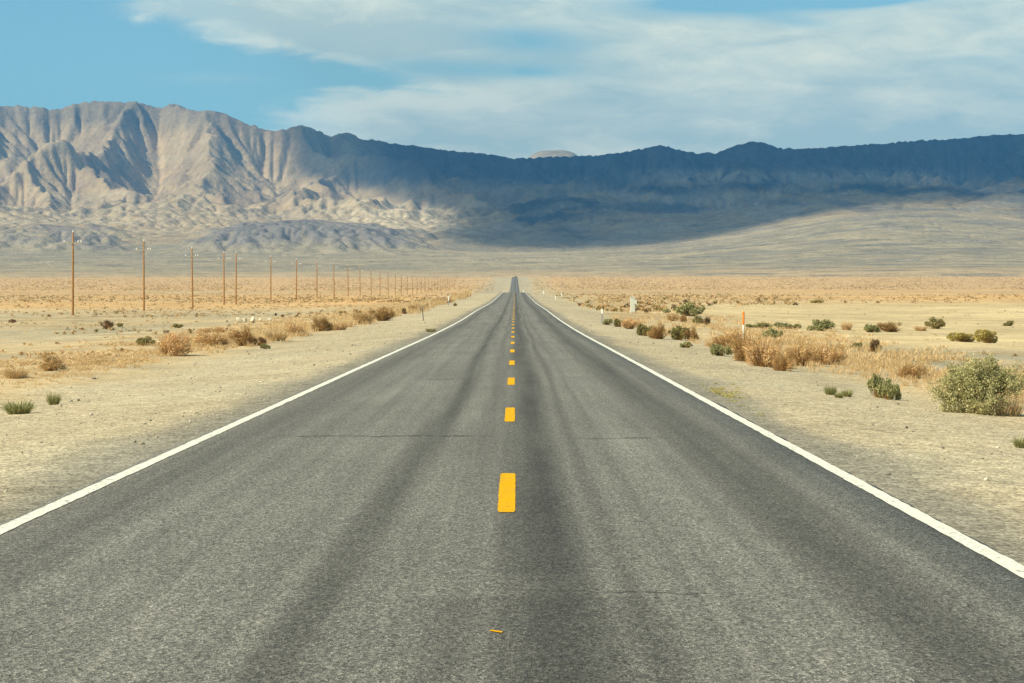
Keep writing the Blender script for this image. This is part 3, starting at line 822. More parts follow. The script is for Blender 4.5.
PR = random.Random(5)
def put_bush(name, kind, px, py, wpx, hpx, label, group=None, cat='bush', parts=True, sink=0.03):
    x, y, z, mpp = at(px, py)
    fm, sm, mats = proto(kind, PR.randrange(4))
    sx = wpx * mpp / 1.95; sz = hpx * mpp / 0.98
    e = empty(name, (x, y + sx * 0.4, z - sink * sz), label, cat, group, PR.uniform(0, 6.28))
    e.scale = (sx, sx, sz)
    obj('foliage', fm, mats[0], e); obj('stems', sm, mats[1], e)
    return e

# --- the large saltbush by the right hand shoulder, with its own branching
def big_saltbush():
    r = np.random.default_rng(77)
    x, y, z, mpp = at(986, 415)
    w, h = 80 * mpp, 57 * mpp
    e = empty('saltbush', (x, y + w * 0.4, z - 0.03), 'large rounded grey green saltbush with bare straw coloured stems showing below', 'bush')
    tips = []
    V, Fc, n = [], [], 0
    def limb(p0, d, L, rad0, lvl):
        nonlocal n
        p1 = p0 + d * L
        for a, b_, ra, rb in ((p0, p1, rad0, rad0 * 0.6),):
            t_ = np.cross(d, [0.3, 0.2, 0.93]); t_ /= np.linalg.norm(t_) + 1e-9; s_ = np.cross(d, t_)
            ring = lambda c, q: [c + q * (math.cos(k * 2 * PI / 4) * t_ + math.sin(k * 2 * PI / 4) * s_) for k in range(4)]
            V.extend(ring(a, ra) + ring(b_, rb))
            for k in range(4):
                j = (k + 1) % 4; Fc.append((n + k, n + j, n + 4 + j)); Fc.append((n + k, n + 4 + j, n + 4 + k))
            n += 8
        if lvl >= 2: tips.append(p1)
        if lvl < 4:
            for _ in range(3 if lvl < 3 else 2):
                nd = d + r.normal(0, 0.42, 3); nd[2] = nd[2] * 0.8 + 0.16; nd /= np.linalg.norm(nd)
                limb(p1, nd, L * r.uniform(0.55, 0.85), rad0 * 0.6, lvl + 1)
    for k in range(24):
        a = r.uniform(0, 2 * PI); le = r.uniform(0.1, 1.42)
        d = np.array([math.sin(le) * math.cos(a), math.sin(le) * math.sin(a), math.cos(le)])
        limb(np.array([0.12 * math.cos(a), 0.1 * math.sin(a), 0.0]), d, r.uniform(0.30, 0.42), 0.02, 0)
    V = np.array(V)
    tips = np.array(tips); mx = np.quantile(np.abs(tips[:, 0]), 0.97); mz = np.quantile(tips[:, 2], 0.99)
    sc_ = np.array([w / 2 / mx, w / 2 / mx, h / mz * 0.96])
    V *= sc_; tips *= sc_; V[:, 2] = np.maximum(V[:, 2], 0)
    tips = tips[tips[:, 2] > 0.02 * h]
    obj('stems', mesh_np('stems', V, np.array(Fc), False, np.tile([[0.40, 0.29, 0.16]], (len(V), 1)) * r.uniform(0.8, 1.2, (len(V), 1))), M_WOOD, e)
    # low right side is bare: fewer clumps there
    keep = ~((tips[:, 0] > 0.05 * w) & (tips[:, 2] < 0.42 * h) & (r.uniform(0, 1, len(tips)) < 0.75))
    tp = tips[keep]
    lob = [(-0.22 * w, -0.05 * w, 0.25 * h, 0.22 * w), (-0.33 * w, 0.0, 0.16 * h, 0.15 * w), (-0.05 * w, -0.12 * w, 0.22 * h, 0.22 * w), (0.05 * w, 0.0, 0.62 * h, 0.26 * w), (0.27 * w, 0.0, 0.55 * h, 0.2 * w), (-0.14 * w, 0.05 * w, 0.55 * h, 0.24 * w)]
    extra = dome_points(r, 1000, lob, 0.6); extra = extra[(extra[:, 2] < 1.0 * h) & ((extra[:, 0] < 0.08 * w) | (extra[:, 2] > 0.42 * h))]
    tp = np.concatenate([tp, extra])
    tp = tp[r.permutation(len(tp))[:2500]]
    per = 13
    pts = np.repeat(tp, per, 0) + r.normal(0, 0.034, (len(tp) * per, 3)); pts[:, 2] = np.maximum(pts[:, 2], 0.015)
    shade = np.repeat(r.uniform(0.8, 1.2, len(tp)), per)
    cols = [(0.48, 0.44, 0.19), (0.57, 0.51, 0.245), (0.37, 0.35, 0.14), (0.62, 0.54, 0.29)]
    v, f, c = leaves(r, pts, 0.021, cols)
    obj('foliage', mesh_np('foliage', v, f, False, c * np.repeat(shade, 4)[:, None]), M_LEAF, e)
    s = blades(r, 420, 0.30 * w, 0.40 * h, 0.7, 0.006, TAN, 0.6)
    obj('dry_grass', mesh_np('dry_grass', s[0] + np.array([0.20 * w, -0.12 * w, 0]), s[1], False, s[2]), M_DRY, e)
big_saltbush()

# --- bushes one by one: kind, base in the photo, width and height there, what it looks like
BUSHES = [
    ('desert_shrub', 'tuft', 17, 414, 33, 14, 'low spreading grey green tuft on gravel at far left edge'),
    ('desert_shrub', 'tuft', 53, 405, 15, 13, 'small upright dark green tuft on gravel right of a lower spreading tuft'),
    ('tumbleweed', 'tumble', 51, 371, 25, 18, 'orange brown wiry bush standing alone left of the grey gravel bank'),
    ('tumbleweed', 'straw', 14, 379, 26, 13, 'pale straw clump with olive centre near far left edge'),
    ('tumbleweed', 'tumble', 171, 356, 37, 24, 'large round tan tumbleweed on the gravel edge, biggest dry bush left of road'),
    ('desert_shrub', 'olive', 144, 346, 17, 9, 'small olive shrub just left of the biggest round tumbleweed'),
    ('desert_shrub', 'darkbush', 107, 329, 12, 9, 'dark brown round bush on the grey wash below the second utility pole'),
    ('desert_shrub', 'olive', 119, 327, 6, 4, 'tiny olive shrub beside the dark brown bush on the wash'),
    ('desert_shrub', 'darkbush', 12, 323, 7, 4, 'small dark bush on the wash at far left edge'),
    ('desert_shrub', 'olive', 177, 328, 12, 4, 'low olive shrub behind the biggest round tumbleweed'),
    ('tumbleweed', 'tumble', 206, 334, 14, 6, 'low dark topped dry bush left of the pale boulders'),
    ('tumbleweed', 'tumble', 219, 333, 10, 6, 'low reddish dry bush just in front of the pale boulders'),
    ('tumbleweed', 'tumble', 214, 347, 34, 15, 'broad low tan bush at left end of the dry hedge along the shoulder'),
    ('tumbleweed', 'brownbush', 243, 346, 30, 18, 'brown bush with dark underside in the dry hedge below the boulders'),
    ('desert_shrub', 'darkbush', 261, 346, 10, 9, 'dark brown bush tucked against the brown bush in the dry hedge'),
    ('desert_shrub', 'green', 265, 349, 9, 5, 'tiny dark green shrub at the foot of the dry hedge'),
    ('tumbleweed', 'straw', 276, 341, 24, 12, 'pale straw clump in the dry hedge right of the brown bush'),
    ('tumbleweed', 'tumble', 296, 336, 24, 13, 'rounded tan bush in the middle of the dry hedge'),
    ('tumbleweed', 'brownbush', 320, 331, 24, 14, 'tall brown topped bush in the dry hedge where it bends back'),
    ('tumbleweed', 'straw', 338, 330, 20, 10, 'pale straw clump right of the tall brown topped bush'),
    ('tumbleweed', 'tumble', 364, 324, 24, 12, 'wide tan bush in the dry hedge before its last large bush'),
    ('tumbleweed', 'brownbush', 382, 321, 24, 14, 'last large brown bush of the dry hedge, left of the marker post'),
    ('desert_shrub', 'darkbush', 404, 314, 7, 6, 'small dark bush just left behind the leaning thin marker post'),
    ('desert_shrub', 'darkbush', 426, 309, 7, 5, 'small dark bush just right behind the leaning thin marker post'),
    ('tumbleweed', 'tumble', 416, 311, 20, 7, 'tan bush behind the leaning thin marker post'),
    ('tumbleweed', 'tumble', 445, 303, 18, 6, 'orange tan bush around the white topped marker far left of road'),
    ('tumbleweed', 'tumble', 462, 298, 14, 5, 'orange tan bush where the dry hedge meets the far road'),
    ('desert_shrub', 'olive', 455, 306, 4, 3, 'tiny dark tuft on bare shoulder beside the far left marker'),
    ('desert_shrub', 'olive', 430, 332, 9, 3, 'flat olive weed by the left edge line'),
    ('desert_shrub', 'green', 880, 398, 22, 22, 'dark green rounded shrub pair, left half, on the right shoulder'),
    ('desert_shrub', 'green', 890, 400, 19, 16, 'dark green shrub pair, right half, on the right shoulder'),
    ('desert_shrub', 'tuft', 831, 395, 14, 10, 'grey green tuft, first of a small row left of the dark green shrub pair'),
    ('desert_shrub', 'tuft', 847, 397, 13, 8, 'grey green tuft, second of a small row left of the dark green shrub pair'),
    ('desert_shrub', 'tuft', 839, 398, 10, 6, 'smallest grey green tuft in front of the row by the shrub pair'),
    ('tumbleweed', 'tumble', 911, 379, 30, 17, 'dry orange brown bush between the dark green pair and the large saltbush'),
    ('desert_shrub', 'darkbush', 875, 352, 15, 13, 'dark brown upright bush standing behind pale straw right of road'),
    ('tumbleweed', 'tumble', 728, 348, 38, 17, 'pale orange dry bush left of the orange topped marker'),
    ('desert_shrub', 'green', 720, 356, 20, 11, 'dark green low shrub at the foot of the pale orange dry bush'),
    ('tumbleweed', 'brownbush', 748, 362, 27, 28, 'tall brown olive bush in front of the orange topped marker'),
    ('tumbleweed', 'tumble', 766, 367, 34, 30, 'big tan dry bush right of the tall brown olive bush'),
    ('tumbleweed', 'brownbush', 781, 371, 24, 17, 'round brown bush nearest the road in the dry clump'),
    ('tumbleweed', 'tumble', 801, 366, 34, 24, 'wide straw tan bush right of the round brown bush'),
    ('tumbleweed', 'tumble', 830, 365, 34, 22, 'straw bush with dark heart at the right end of the dry clump'),
    ('desert_shrub', 'olive', 679, 340, 17, 13, 'yellow green left half of a two toned bush right of road'),
    ('tumbleweed', 'brownbush', 692, 341, 18, 13, 'orange brown right half of a two toned bush right of road'),
    ('desert_shrub', 'green', 687, 348, 11, 6, 'little dark green shrub in front of the two toned bush'),
    ('desert_shrub', 'olive', 645, 336, 16, 11, 'olive left half of the long bush beside the right shoulder'),
    ('desert_shrub', 'brownbush', 658, 339, 24, 15, 'dark brown right half of the long bush beside the right shoulder'),
    ('desert_shrub', 'olive', 619, 327, 10, 8, 'olive bush behind the grey marker post'),
    ('tumbleweed', 'tumble', 630, 329, 18, 11, 'tan rounded bush behind the long dark bush'),
    ('desert_shrub', 'green', 608, 325, 9, 6, 'tiny dark green shrub at the foot of the grey marker post'),
    ('desert_shrub', 'sage', 690, 316, 28, 12, 'broad pale green shrub far behind the two toned bush'),
    ('desert_shrub', 'darkbush', 706, 326, 8, 9, 'dark brown bush half in shade behind the two toned bush'),
    ('desert_shrub', 'olive', 698, 325, 9, 9, 'olive bush touching the dark brown one behind the two toned bush'),
    ('tumbleweed', 'tumble', 674, 321, 12, 8, 'rust coloured bush left below the broad pale green shrub'),
    ('tumbleweed', 'brownbush', 684, 322, 10, 7, 'tan brown bush below the broad pale green shrub'),
    ('desert_shrub', 'sage', 666, 313, 8, 4, 'small green shrub left of the broad pale green shrub'),
    ('desert_shrub', 'darkbush', 646, 313, 5, 4, 'dark little bush beside the metal cabinet'),
    ('desert_shrub', 'green', 762, 328, 24, 5, 'flat green shrub, left end of a low green line below the sand flat'),
    ('desert_shrub', 'green', 786, 329, 26, 6, 'flat green shrub, right end of a low green line below the sand flat'),
    ('desert_shrub', 'sage', 774, 340, 18, 11, 'grey green shrub between the orange topped marker and green line'),
    ('desert_shrub', 'green', 823, 331, 27, 11, 'rounded green shrub below the sand flat'),
    ('tumbleweed', 'straw', 847, 330, 12, 9, 'pale tan tuft right of the rounded green shrub'),
    ('desert_shrub', 'green', 871, 332, 19, 7, 'low dark green shrub left of a brown bush on the sand flat'),
    ('tumbleweed', 'brownbush', 892, 332, 26, 10, 'greyish brown wide bush on the sand flat'),
    ('desert_shrub', 'straw', 921, 331, 14, 6, 'pale tuft between the greyish brown bush and an olive bush'),
    ('desert_shrub', 'olive', 937, 329, 18, 11, 'rounded olive bush, farthest right on the sand flat'),
    ('desert_shrub', 'yellow', 965, 342, 26, 9, 'low yellow green shrub joined to a taller one above the saltbush'),
    ('desert_shrub', 'yellow', 989, 343, 22, 13, 'taller yellow green shrub above the large saltbush'),
    ('desert_shrub', 'olive', 1010, 326, 10, 5, 'faint olive shrub near the right edge of the sand flat'),
    ('desert_shrub', 'tuft', 1021, 448, 16, 12, 'grey green tuft cut by the right edge on the gravel'),
    ('desert_shrub', 'yellow', 818, 303, 13, 3, 'flat yellow green shrub where sand flat meets orange plain'),
    ('desert_shrub', 'olive', 857, 350, 12, 7, 'olive grey tuft left of the dark brown upright bush'),
]
for nm, kd, px, py, w, h, lab in BUSHES:
    put_bush(nm, kd, px, py, w, h, lab)

# --- small scrub of the plain: the clumps that show largest are objects of their own, the rest one mass
def low_clump(r, n, kind):
    cols = {'t': TAN, 'b': BROWN + TAN[1:2], 'o': OLIVE + BROWN[:1], 'd': DARK}[kind]
    lob = random_lobes(r, 4); p = dome_points(r, n, lob, 0.2)
    v, f, c = leaves(r, p, 0.20, cols)
    v[:, 2] = np.maximum(v[:, 2], -0.02)
    return v, f, c
def scrub():
    r = np.random.default_rng(23)
    cand = []
    # picture bands: x range, y range, count, kinds, height in metres
    def band(x0, x1, y0, y1, n, kinds, h0, h1, clear=8.5):
        tries = 0
        while n > 0 and tries < 60000:
            tries += 1
            py = y0 + (y1 - y0) * r.uniform(0, 1); px = r.uniform(x0, x1)
            d = None
            rr_ = ray(px, py)
            cand_d = DTAB
            gx = rr_[0] * cand_d
            gap = CAMZ + rr_[2] * cand_d - ground_fast(gx, cand_d)
            k = int(np.argmax(gap < 0))
            if gap[k] >= 0: continue
            d = cand_d[k] * (1 + r.normal(0, 0.012)); x = rr_[0] * d
            off = x - float(road_x(d))
            if abs(off) < clear + 0.004 * d: continue
            if perlin(x / (10 + d * 0.03), d / (25 + d * 0.1), 33) < r.uniform(-0.6, 0.12): continue
            cand.append((x, d, r.uniform(h0, h1), kinds[r.integers(0, len(kinds))])); n -= 1
    band(-40, 500, 278.5, 291, 4200, 'tbbboo', 0.8, 1.8, 12)
    band(-40, 500, 284, 303, 2600, 'tbbdoo', 0.45, 1.0, 12)
    band(-40, 420, 295, 318, 1100, 'ttbbdo', 0.25, 0.6, 12)
    band(-40, 400, 312, 335, 260, 'ttbdo', 0.15, 0.4, 12)
    band(-40, 330, 328, 378, 110, 'tttbb', 0.10, 0.26, 12)
    band(530, 1064, 276.5, 290, 4600, 'tbbboo', 0.8, 1.8, 12)
    band(545, 700, 283, 312, 900, 'ttbboood', 0.35, 0.85, 9)
    band(600, 800, 285, 306, 700, 'ttbboood', 0.35, 0.85, 9)
    band(700, 1064, 284, 303, 800, 'ttbbod', 0.3, 0.8, 12)
    band(760, 1064, 302, 326, 90, 'tdb', 0.12, 0.3, 12)
    band(840, 1064, 326, 380, 60, 'ttdb', 0.08, 0.25, 12)
    cand.sort(key=lambda q: -q[2] / q[1])
    protos = {k: [mesh_np('scrub', *(lambda q: (q[0], q[1], False, q[2]))(low_clump(r, 70, k))) for _ in range(4)] for k in 'tbod'}
    raw = {k: [low_clump(r, 15, k) for _ in range(5)] for k in 'tbod'}
    say = {'t': 'straw coloured', 'b': 'brown', 'o': 'olive', 'd': 'dark'}
    V, Fc, Cc, n = [], [], [], 0
    for i, (x, d, h, k) in enumerate(cand):
        z = float(ground_z(x, d)); a = r.uniform(0, 6.28)
        if i < 210:
            o = obj('scrub_bush', protos[k][r.integers(0, 4)], M_DRY, None, (x, d, z - 0.02 * h))
            o.rotation_euler = (0, 0, a); s_ = h * r.uniform(0.6, 0.95); o.scale = (s_, s_, h * 0.9)
            side = 'left' if x < road_x(d) else 'right'
            zone = 'open ground' if d < 160 else 'plain'
            tag(o, f'small {say[k]} scrub clump scattered on the {zone} {side} of the road', 'scrub', f'small {say[k]} scrub clumps on the {zone} {side} of the road')
        else:
            v, f, c = raw[k][r.integers(0, 5)]
            s_ = h * r.uniform(0.7, 1.4)
            q = np.stack([(v[:, 0] * math.cos(a) - v[:, 1] * math.sin(a)) * s_ + x, (v[:, 0] * math.sin(a) + v[:, 1] * math.cos(a)) * s_ + d, v[:, 2] * h * 0.9 + z], -1)
            V.append(q); Fc.append(f + n); Cc.append(c * r.uniform(0.85, 1.15)); n += len(v)
    tag(obj('desert_scrub', mesh_np('desert_scrub', np.concatenate(V), np.concatenate(Fc), False, np.concatenate(Cc)), M_DRY),
        'countless small dry scrub clumps dotting the far plain', 'scrub', kind='stuff')
DTAB = np.geomspace(8, 3200, 900)
def ground_fast(x, d):
    off = x - road_x(d); a = np.abs(off); zr = road_z(d)
    zs = np.where(off < 0, side_z(d, True), side_z(d, False)); near = zr - 0.045 - 0.30 * sstep(4.0, 10.5, a)
    return near + (zs - near) * sstep(8, 42, a)
scrub()

# --- pale dry grass that grows in belts: one mass
def grass_belts():
    r = np.random.default_rng(29)
    raw = [blades(r, 34, 0.55, 1.0, 0.85, 0.022, TAN, 0.8) for _ in range(8)]
    V, Fc, Cc, n = [], [], [], 0
    def add(x, d, h, sp, k=1.0):
        nonlocal n
        v, f, c = raw[r.integers(0, len(raw))]; a = r.uniform(0, 6.28); z = float(ground_z(x, d))
        q = np.stack([(v[:, 0] * math.cos(a) - v[:, 1] * math.sin(a)) * sp + x, (v[:, 0] * math.sin(a) + v[:, 1] * math.cos(a)) * sp + d, v[:, 2] * h + z], -1)
        V.append(q); Fc.append(f + n); Cc.append(c * k * r.uniform(0.88, 1.12)); n += len(v)
    # left belt behind the shoulder
    for _ in range(1900):
        d = float(np.exp(r.uniform(math.log(48), math.log(420))))
        off = -(11.5 + 0.010 * d + abs(r.normal(0, 1)) * (2.2 + 0.010 * d)) + 1.5 * float(perlin(d / 14, 3.3))
        if perlin(off / 3.5, d / 9.0, 5) < -0.22 + 0.3 * float(sstep(110, 60, d)): continue
        add(road_x(d) + off, d, r.uniform(0.14, 0.42) * (0.55 + 0.45 * float(sstep(60, 130, d))), r.uniform(0.35, 0.9))
    # thick along the dry hedge itself
    hx = [-40, 60, 120, 190, 240, 290, 330, 380, 420, 470]; hy = [382, 372, 362, 346, 342, 334, 327, 318, 309, 295]
    for _ in range(900):
        px = -40 + 510 * r.uniform(0, 1) ** 0.75; py = np.interp(px, hx, hy) + r.normal(0, 1) * (1.2 + (470 - px) * 0.010)
        x, d, z, mpp = at(px, py)
        if road_x(d) - x < 6.5: continue
        k_ = 0.35 + 0.65 * float(sstep(100, 220, px))
        add(x, d, (4 + 7 * r.uniform() * k_) * mpp, (5 + 5 * r.uniform()) * mpp * 0.8)
    gx_ = [600, 650, 690, 740, 790, 840, 900, 960, 1040]; gy_ = [318, 330, 344, 356, 362, 364, 376, 392, 400]
    for _ in range(820):
        px = r.uniform(610, 1040); py = np.interp(px, gx_, gy_) + r.normal(0, 1) * (3 + 4 * float(sstep(640, 760, px))) - 3
        x, d, z, mpp = at(px, py)
        if x - road_x(d) < 8.0: continue
        q_ = 0.5 + 0.5 * float(sstep(640, 760, px)); add(x, d, r.uniform(5, 14) * mpp * q_, r.uniform(5, 10) * mpp * 0.8 * q_)
    # right belt, thick between 60 and 120 m, and round the saltbush
    for _ in range(1500):
        d = r.uniform(36, 135); off = 9.6 + 0.028 * d + abs(r.normal(0, 1)) * (1.3 + 0.012 * d)
        if perlin(off / 3.0, d / 7.0, 9) < -0.15: continue
        add(road_x(d) + off, d, r.uniform(0.15, 0.42), r.uniform(0.3, 0.6))
    for _ in range(700):
        d = float(np.exp(r.uniform(math.log(130), math.log(520)))); off = 9.5 + 0.012 * d + abs(r.normal(0, 1)) * (1.5 + 0.02 * d)
        if perlin(off / 3.0, d / 12.0, 9) < 0.0: continue
        add(road_x(d) + off, d, r.uniform(0.25, 0.55), r.uniform(0.4, 0.9))
    tag(obj('dry_grass', mesh_np('dry_grass', np.concatenate(V), np.concatenate(Fc), False, np.concatenate(Cc)), M_DRY),
        'straw coloured dry grass in belts behind both gravel shoulders', 'grass', kind='stuff')
    # low yellow weeds by the right edge line
    V.clear(); Fc.clear(); Cc.clear(); n = 0
    raw[:] = [blades(r, 22, 0.5, 1.0, 1.2, 0.05, YELG + SAGE[:1], 0.9) for _ in range(5)]
    for _ in range(170):
        x, d, z, mpp = at(r.normal(717, 13), r.normal(398, 7))
        if x - road_x(d) > 4.05: add(x, d, r.uniform(0.03, 0.08), r.uniform(0.05, 0.13))
    for _ in range(16):
        x, d, z, mpp = at(r.normal(752, 8), r.normal(413, 2.5))
        if x - road_x(d) > 4.05: add(x, d, r.uniform(0.03, 0.06), r.uniform(0.05, 0.1))
    tag(obj('roadside_weeds', mesh_np('roadside_weeds', np.concatenate(V), np.concatenate(Fc), False, np.concatenate(Cc)), M_LEAF),
        'flat yellow green weeds on the right gravel shoulder', 'weeds', kind='stuff')
grass_belts()

# --- stones
def stone_mesh(r, name='stone', n=2):
    import bmesh
    bm = bmesh.new(); bmesh.ops.create_icosphere(bm, subdivisions=n, radius=1.0)
    k = r.uniform(0.6, 1.0, 3); cuts = r.normal(0, 1, (11, 3)); cuts /= np.linalg.norm(cuts, axis=1)[:, None]
    for v in bm.verts:
        p = np.array(v.co)
        for c in cuts:
            e = p @ c - 0.50
            if e > 0: p = p - c * e * 0.9
        p = p * (1 + 0.08 * float(perlin(p[0] * 2 + p[2], p[1] * 2 - p[2], int(k[0] * 50)))) * k
        v.co = p
    me = bpy.data.meshes.new(name); bm.to_mesh(me); bm.free(); return me
def stones():
    r = np.random.default_rng(31)
    pale = plain_mat('pale_boulder_rock', (0.66, 0.57, 0.40), 0.9, 0.25, 3); grey = plain_mat('grey_stone_rock', (0.30, 0.27, 0.21), 0.9, 0.3, 5)
    dark = plain_mat('dark_stone_rock', (0.13, 0.105, 0.085), 0.9, 0.3, 5)
    def put(px, py, w, h, mat, lab, nm='boulder'):
        x, y, z, mpp = at(px, py)
        o = obj(nm, stone_mesh(r, nm), mat, None, (x, y + w * mpp * 0.3, z + h * mpp * 0.32))
        o.scale = (w * mpp * 0.72, w * mpp * 0.6, h * mpp * 0.80); o.rotation_euler = (r.normal(0, 0.1), r.normal(0, 0.1), r.uniform(-0.5, 0.5)); tag(o, lab, nm)
    put(238.5, 323, 6, 6.5, pale, 'upright pale boulder, leftmost of the boulder row behind the dry hedge')
    put(245, 322.5, 5, 5, pale, 'pale boulder beside the upright leftmost one in the boulder row')
    put(252, 322, 7, 6, pale, 'largest pale boulder with a dark hollow in the middle of the row')
    put(253, 323.3, 4, 2.2, dark, 'dark stone lying against the largest pale boulder')
    put(260, 321.5, 6, 4, pale, 'low cream boulder right of the largest one in the row')
    put(270, 321, 6, 5, pale, 'rightmost pale boulder of the row behind the dry hedge')
    put(227, 322, 3, 2, dark, 'small dark stone left of the boulder row')
    put(94, 379.5, 7, 2.6, dark, 'flat dark stone on the left gravel bank', 'stone')
    put(98, 378.5, 3.5, 2.0, pale, 'pale stone touching the flat dark stone on the left gravel bank', 'stone')
    put(79, 401, 4, 2.8, dark, 'dark round stone right of the small upright green tuft', 'stone')
    put(70, 402, 6, 2.4, grey, 'tan flat stone between green tuft and dark round stone', 'stone')
    put(88, 402.5, 4, 1.8, grey, 'grey pebble right of the dark round stone on left gravel', 'stone')
    put(56, 382, 4, 2.8, pale, 'pale stone below the orange brown wiry bush', 'stone')
    # gravel and fist sized stones strewn over the shoulders: one mass
    raw = []
    for _ in range(6):
        m = stone_mesh(r, 'pebble', 1)
        v = np.zeros(len(m.vertices) * 3); m.vertices.foreach_get('co', v)
        raw.append((v.reshape(-1, 3), np.array([p.vertices[:] for p in m.polygons]))); bpy.data.meshes.remove(m)
    V, Fc, Cc, n = [], [], [], 0
    cols = np.array([(0.42, 0.37, 0.25), (0.30, 0.27, 0.20), (0.20, 0.17, 0.13), (0.55, 0.49, 0.35), (0.36, 0.28, 0.18)])
    cnt = 0
    while cnt < 6500:
        d = float(np.exp(r.uniform(math.log(14), math.log(150)))); off = (4.05 + 10 * r.uniform(0, 1) ** 1.2) * r.choice((-1, 1))
        if perlin(off / 2.2, d / 4.0, 21) < -0.1 + 0.25 * r.uniform(-1, 1): continue
        x = float(road_x(d)) + off
        s = r.lognormal(math.log(0.0095), 0.6) * (1 + d / 70)
        s = min(s, 0.055 + 0.0003 * d)
        v, f = raw[r.integers(0, 6)]; a = r.uniform(0, 6.28)
        q = np.stack([(v[:, 0] * math.cos(a) - v[:, 1] * math.sin(a)) * s + x, (v[:, 0] * math.sin(a) + v[:, 1] * math.cos(a)) * s + d, v[:, 2] * s * 0.6 + float(ground_z(x, d)) + s * 0.2], -1)
        V.append(q); Fc.append(f + n); Cc.append(np.tile(cols[r.integers(0, 5)] * r.uniform(0.8, 1.2), (len(v), 1))); n += len(v); cnt += 1
    m, t, b = material('loose_stone'); t.set(b.inputs['Base Color'], t.attr('tint')); b.inputs['Roughness'].default_value = 0.95
    tag(obj('loose_gravel', mesh_np('loose_gravel', np.concatenate(V), np.concatenate(Fc), False, np.concatenate(Cc)), m),
        'stones and gravel strewn over both road shoulders', 'gravel', kind='stuff')
stones()

# ------------------------------------------------------------------ utility poles
WOODP = plain_mat('pole_timber', (0.36, 0.18, 0.06), 0.8, 0.25, 4); ARM = plain_mat('weathered_crossarm', (0.36, 0.31, 0.22), 0.85, 0.2, 5)
GLASS = plain_mat('white_insulator', (0.82, 0.82, 0.74), 0.25, 0.05, 3)
H = 11.0
m_shaft = MB().lathe([(0.17, -0.4), (0.165, 0.3), (0.145, 4), (0.125, 8), (0.105, H - 0.04), (0.08, H)], 12).mesh('shaft', True)
m_arm = MB().box(-1.22, 1.22, -0.20, -0.10, H - 1.46, H - 1.34, 0.012).mesh('crossarm')
m_brace = MB()
for s in (-1, 1):
    v = [(s * 0.65, -0.16, H - 1.47), (s * 0.65, -0.13, H - 1.47), (s * 0.04, -0.16, H - 2.1), (s * 0.04, -0.13, H - 2.1), (s * 0.61, -0.16, H - 1.47), (s * 0.61, -0.13, H - 1.47), (s * 0.0, -0.16, H - 2.1), (s * 0.0, -0.13, H - 2.1)]
    m_brace.add(v, [(0, 1, 3, 2), (4, 6, 7, 5), (0, 2, 6, 4), (1, 5, 7, 3), (0, 4, 5, 1), (2, 3, 7, 6)])
m_brace = m_brace.mesh('brace')
INS = [(0.03, 0), (0.03, 0.06), (0.095, 0.07), (0.105, 0.12), (0.075, 0.16), (0.095, 0.18), (0.085, 0.24), (0.05, 0.30), (0.02, 0.32)]
m_ins = MB().lathe(INS, 10).mesh('insulator', True)
pole = empty('utility_pole', (0, 0, 0), 'x', 'utility pole')
obj('shaft', m_shaft, WOODP, pole); obj('crossarm', m_arm, ARM, pole); obj('brace', m_brace, ARM, pole)
for x, y, z in ((-1.12, -0.15, H - 1.34), (0.72, -0.15, H - 1.34), (1.12, -0.15, H - 1.34), (0, 0, H)):
    obj('insulator', m_ins, GLASS, pole, (x, y, z))
A_ = -58.5
dist = [269, 321, 370, 428, 490, 548, 606, 664, 721, 778, 839, 896] + [896 + 58 * k for k in range(1, 22)]
names = ['tallest brown utility pole, nearest of the row, at far left', 'second tallest utility pole, alone above the dark bush on the wash', 'third utility pole of the row, left of the closely set pair',
         'left pole of the closely set pair in the row', 'utility pole just right of the closely set pair', 'second utility pole right of the closely set pair',
         'third utility pole right of the closely set pair', 'fourth utility pole right of the closely set pair']
G = 'utility poles crossing the plain left of the road'
def place_pole(x, d, lab, first):
    o = pole if first else copy_tree(pole)
    o.location = (x, d, float(ground_z(x, d))); o.rotation_euler = (PR.gauss(0, 0.006), PR.gauss(0, 0.006), PR.gauss(0, 0.03) )
    o['label'] = lab; o['group'] = G if lab in names else ('right pole' if 'right pole' in lab else 'far utility poles fading towards the road')
    if 'right pole' in lab: o['group'] = G
    return o
for i, d in enumerate(dist):
    place_pole(-61.0 if i == 3 else A_, d, names[i] if i < len(names) else 'small thin utility pole in the far end of the row, dwindling towards the road', i == 0)
o = place_pole(A_, 428, 'right pole of the closely set pair in the row', False)
o.location.x = (236 - 512) / F * 431; o.location.y = 431; o.location.z = float(ground_z(o.location.x, 431))

# ------------------------------------------------------------------ road side furniture
WHITE = plain_mat('white_enamel', (0.80, 0.80, 0.70), 0.5, 0.06, 6); GREYP = plain_mat('grey_post_plastic', (0.30, 0.29, 0.25), 0.6, 0.15, 6)
BROWNP = plain_mat('brown_post_steel', (0.17, 0.13, 0.085), 0.7, 0.2, 8); ORANGE = plain_mat('orange_marker_plastic', (0.78, 0.24, 0.04), 0.5, 0.06, 5)
CAB = plain_mat('pale_cabinet_paint', (0.60, 0.60, 0.49), 0.5, 0.08, 3); STEEL = plain_mat('dull_steel', (0.35, 0.35, 0.32), 0.5, 0.15, 10, 0.6)
def flat_post(px, py, hpx, wm, label, body, head, head_m=0.25, rot=0.0, lean=(0, 0)):
    x, y, z, mpp = at(px, py); h = hpx * mpp
    e = empty('marker_post', (x, y, z - 0.04), label, 'marker post', 'marker posts along the road')
    e.rotation_euler = (lean[0], lean[1], rot)
    obj('post', MB().box(-wm / 2, wm / 2, -0.02, 0.02, -0.2, h - head_m, 0.006).mesh('post'), body, e)
    obj('reflector', MB().box(-wm / 2 - 0.008, wm / 2 + 0.008, -0.026, 0.026, h - head_m + 0.001, h + 0.04, 0.006).mesh('reflector'), head, e)
    return e
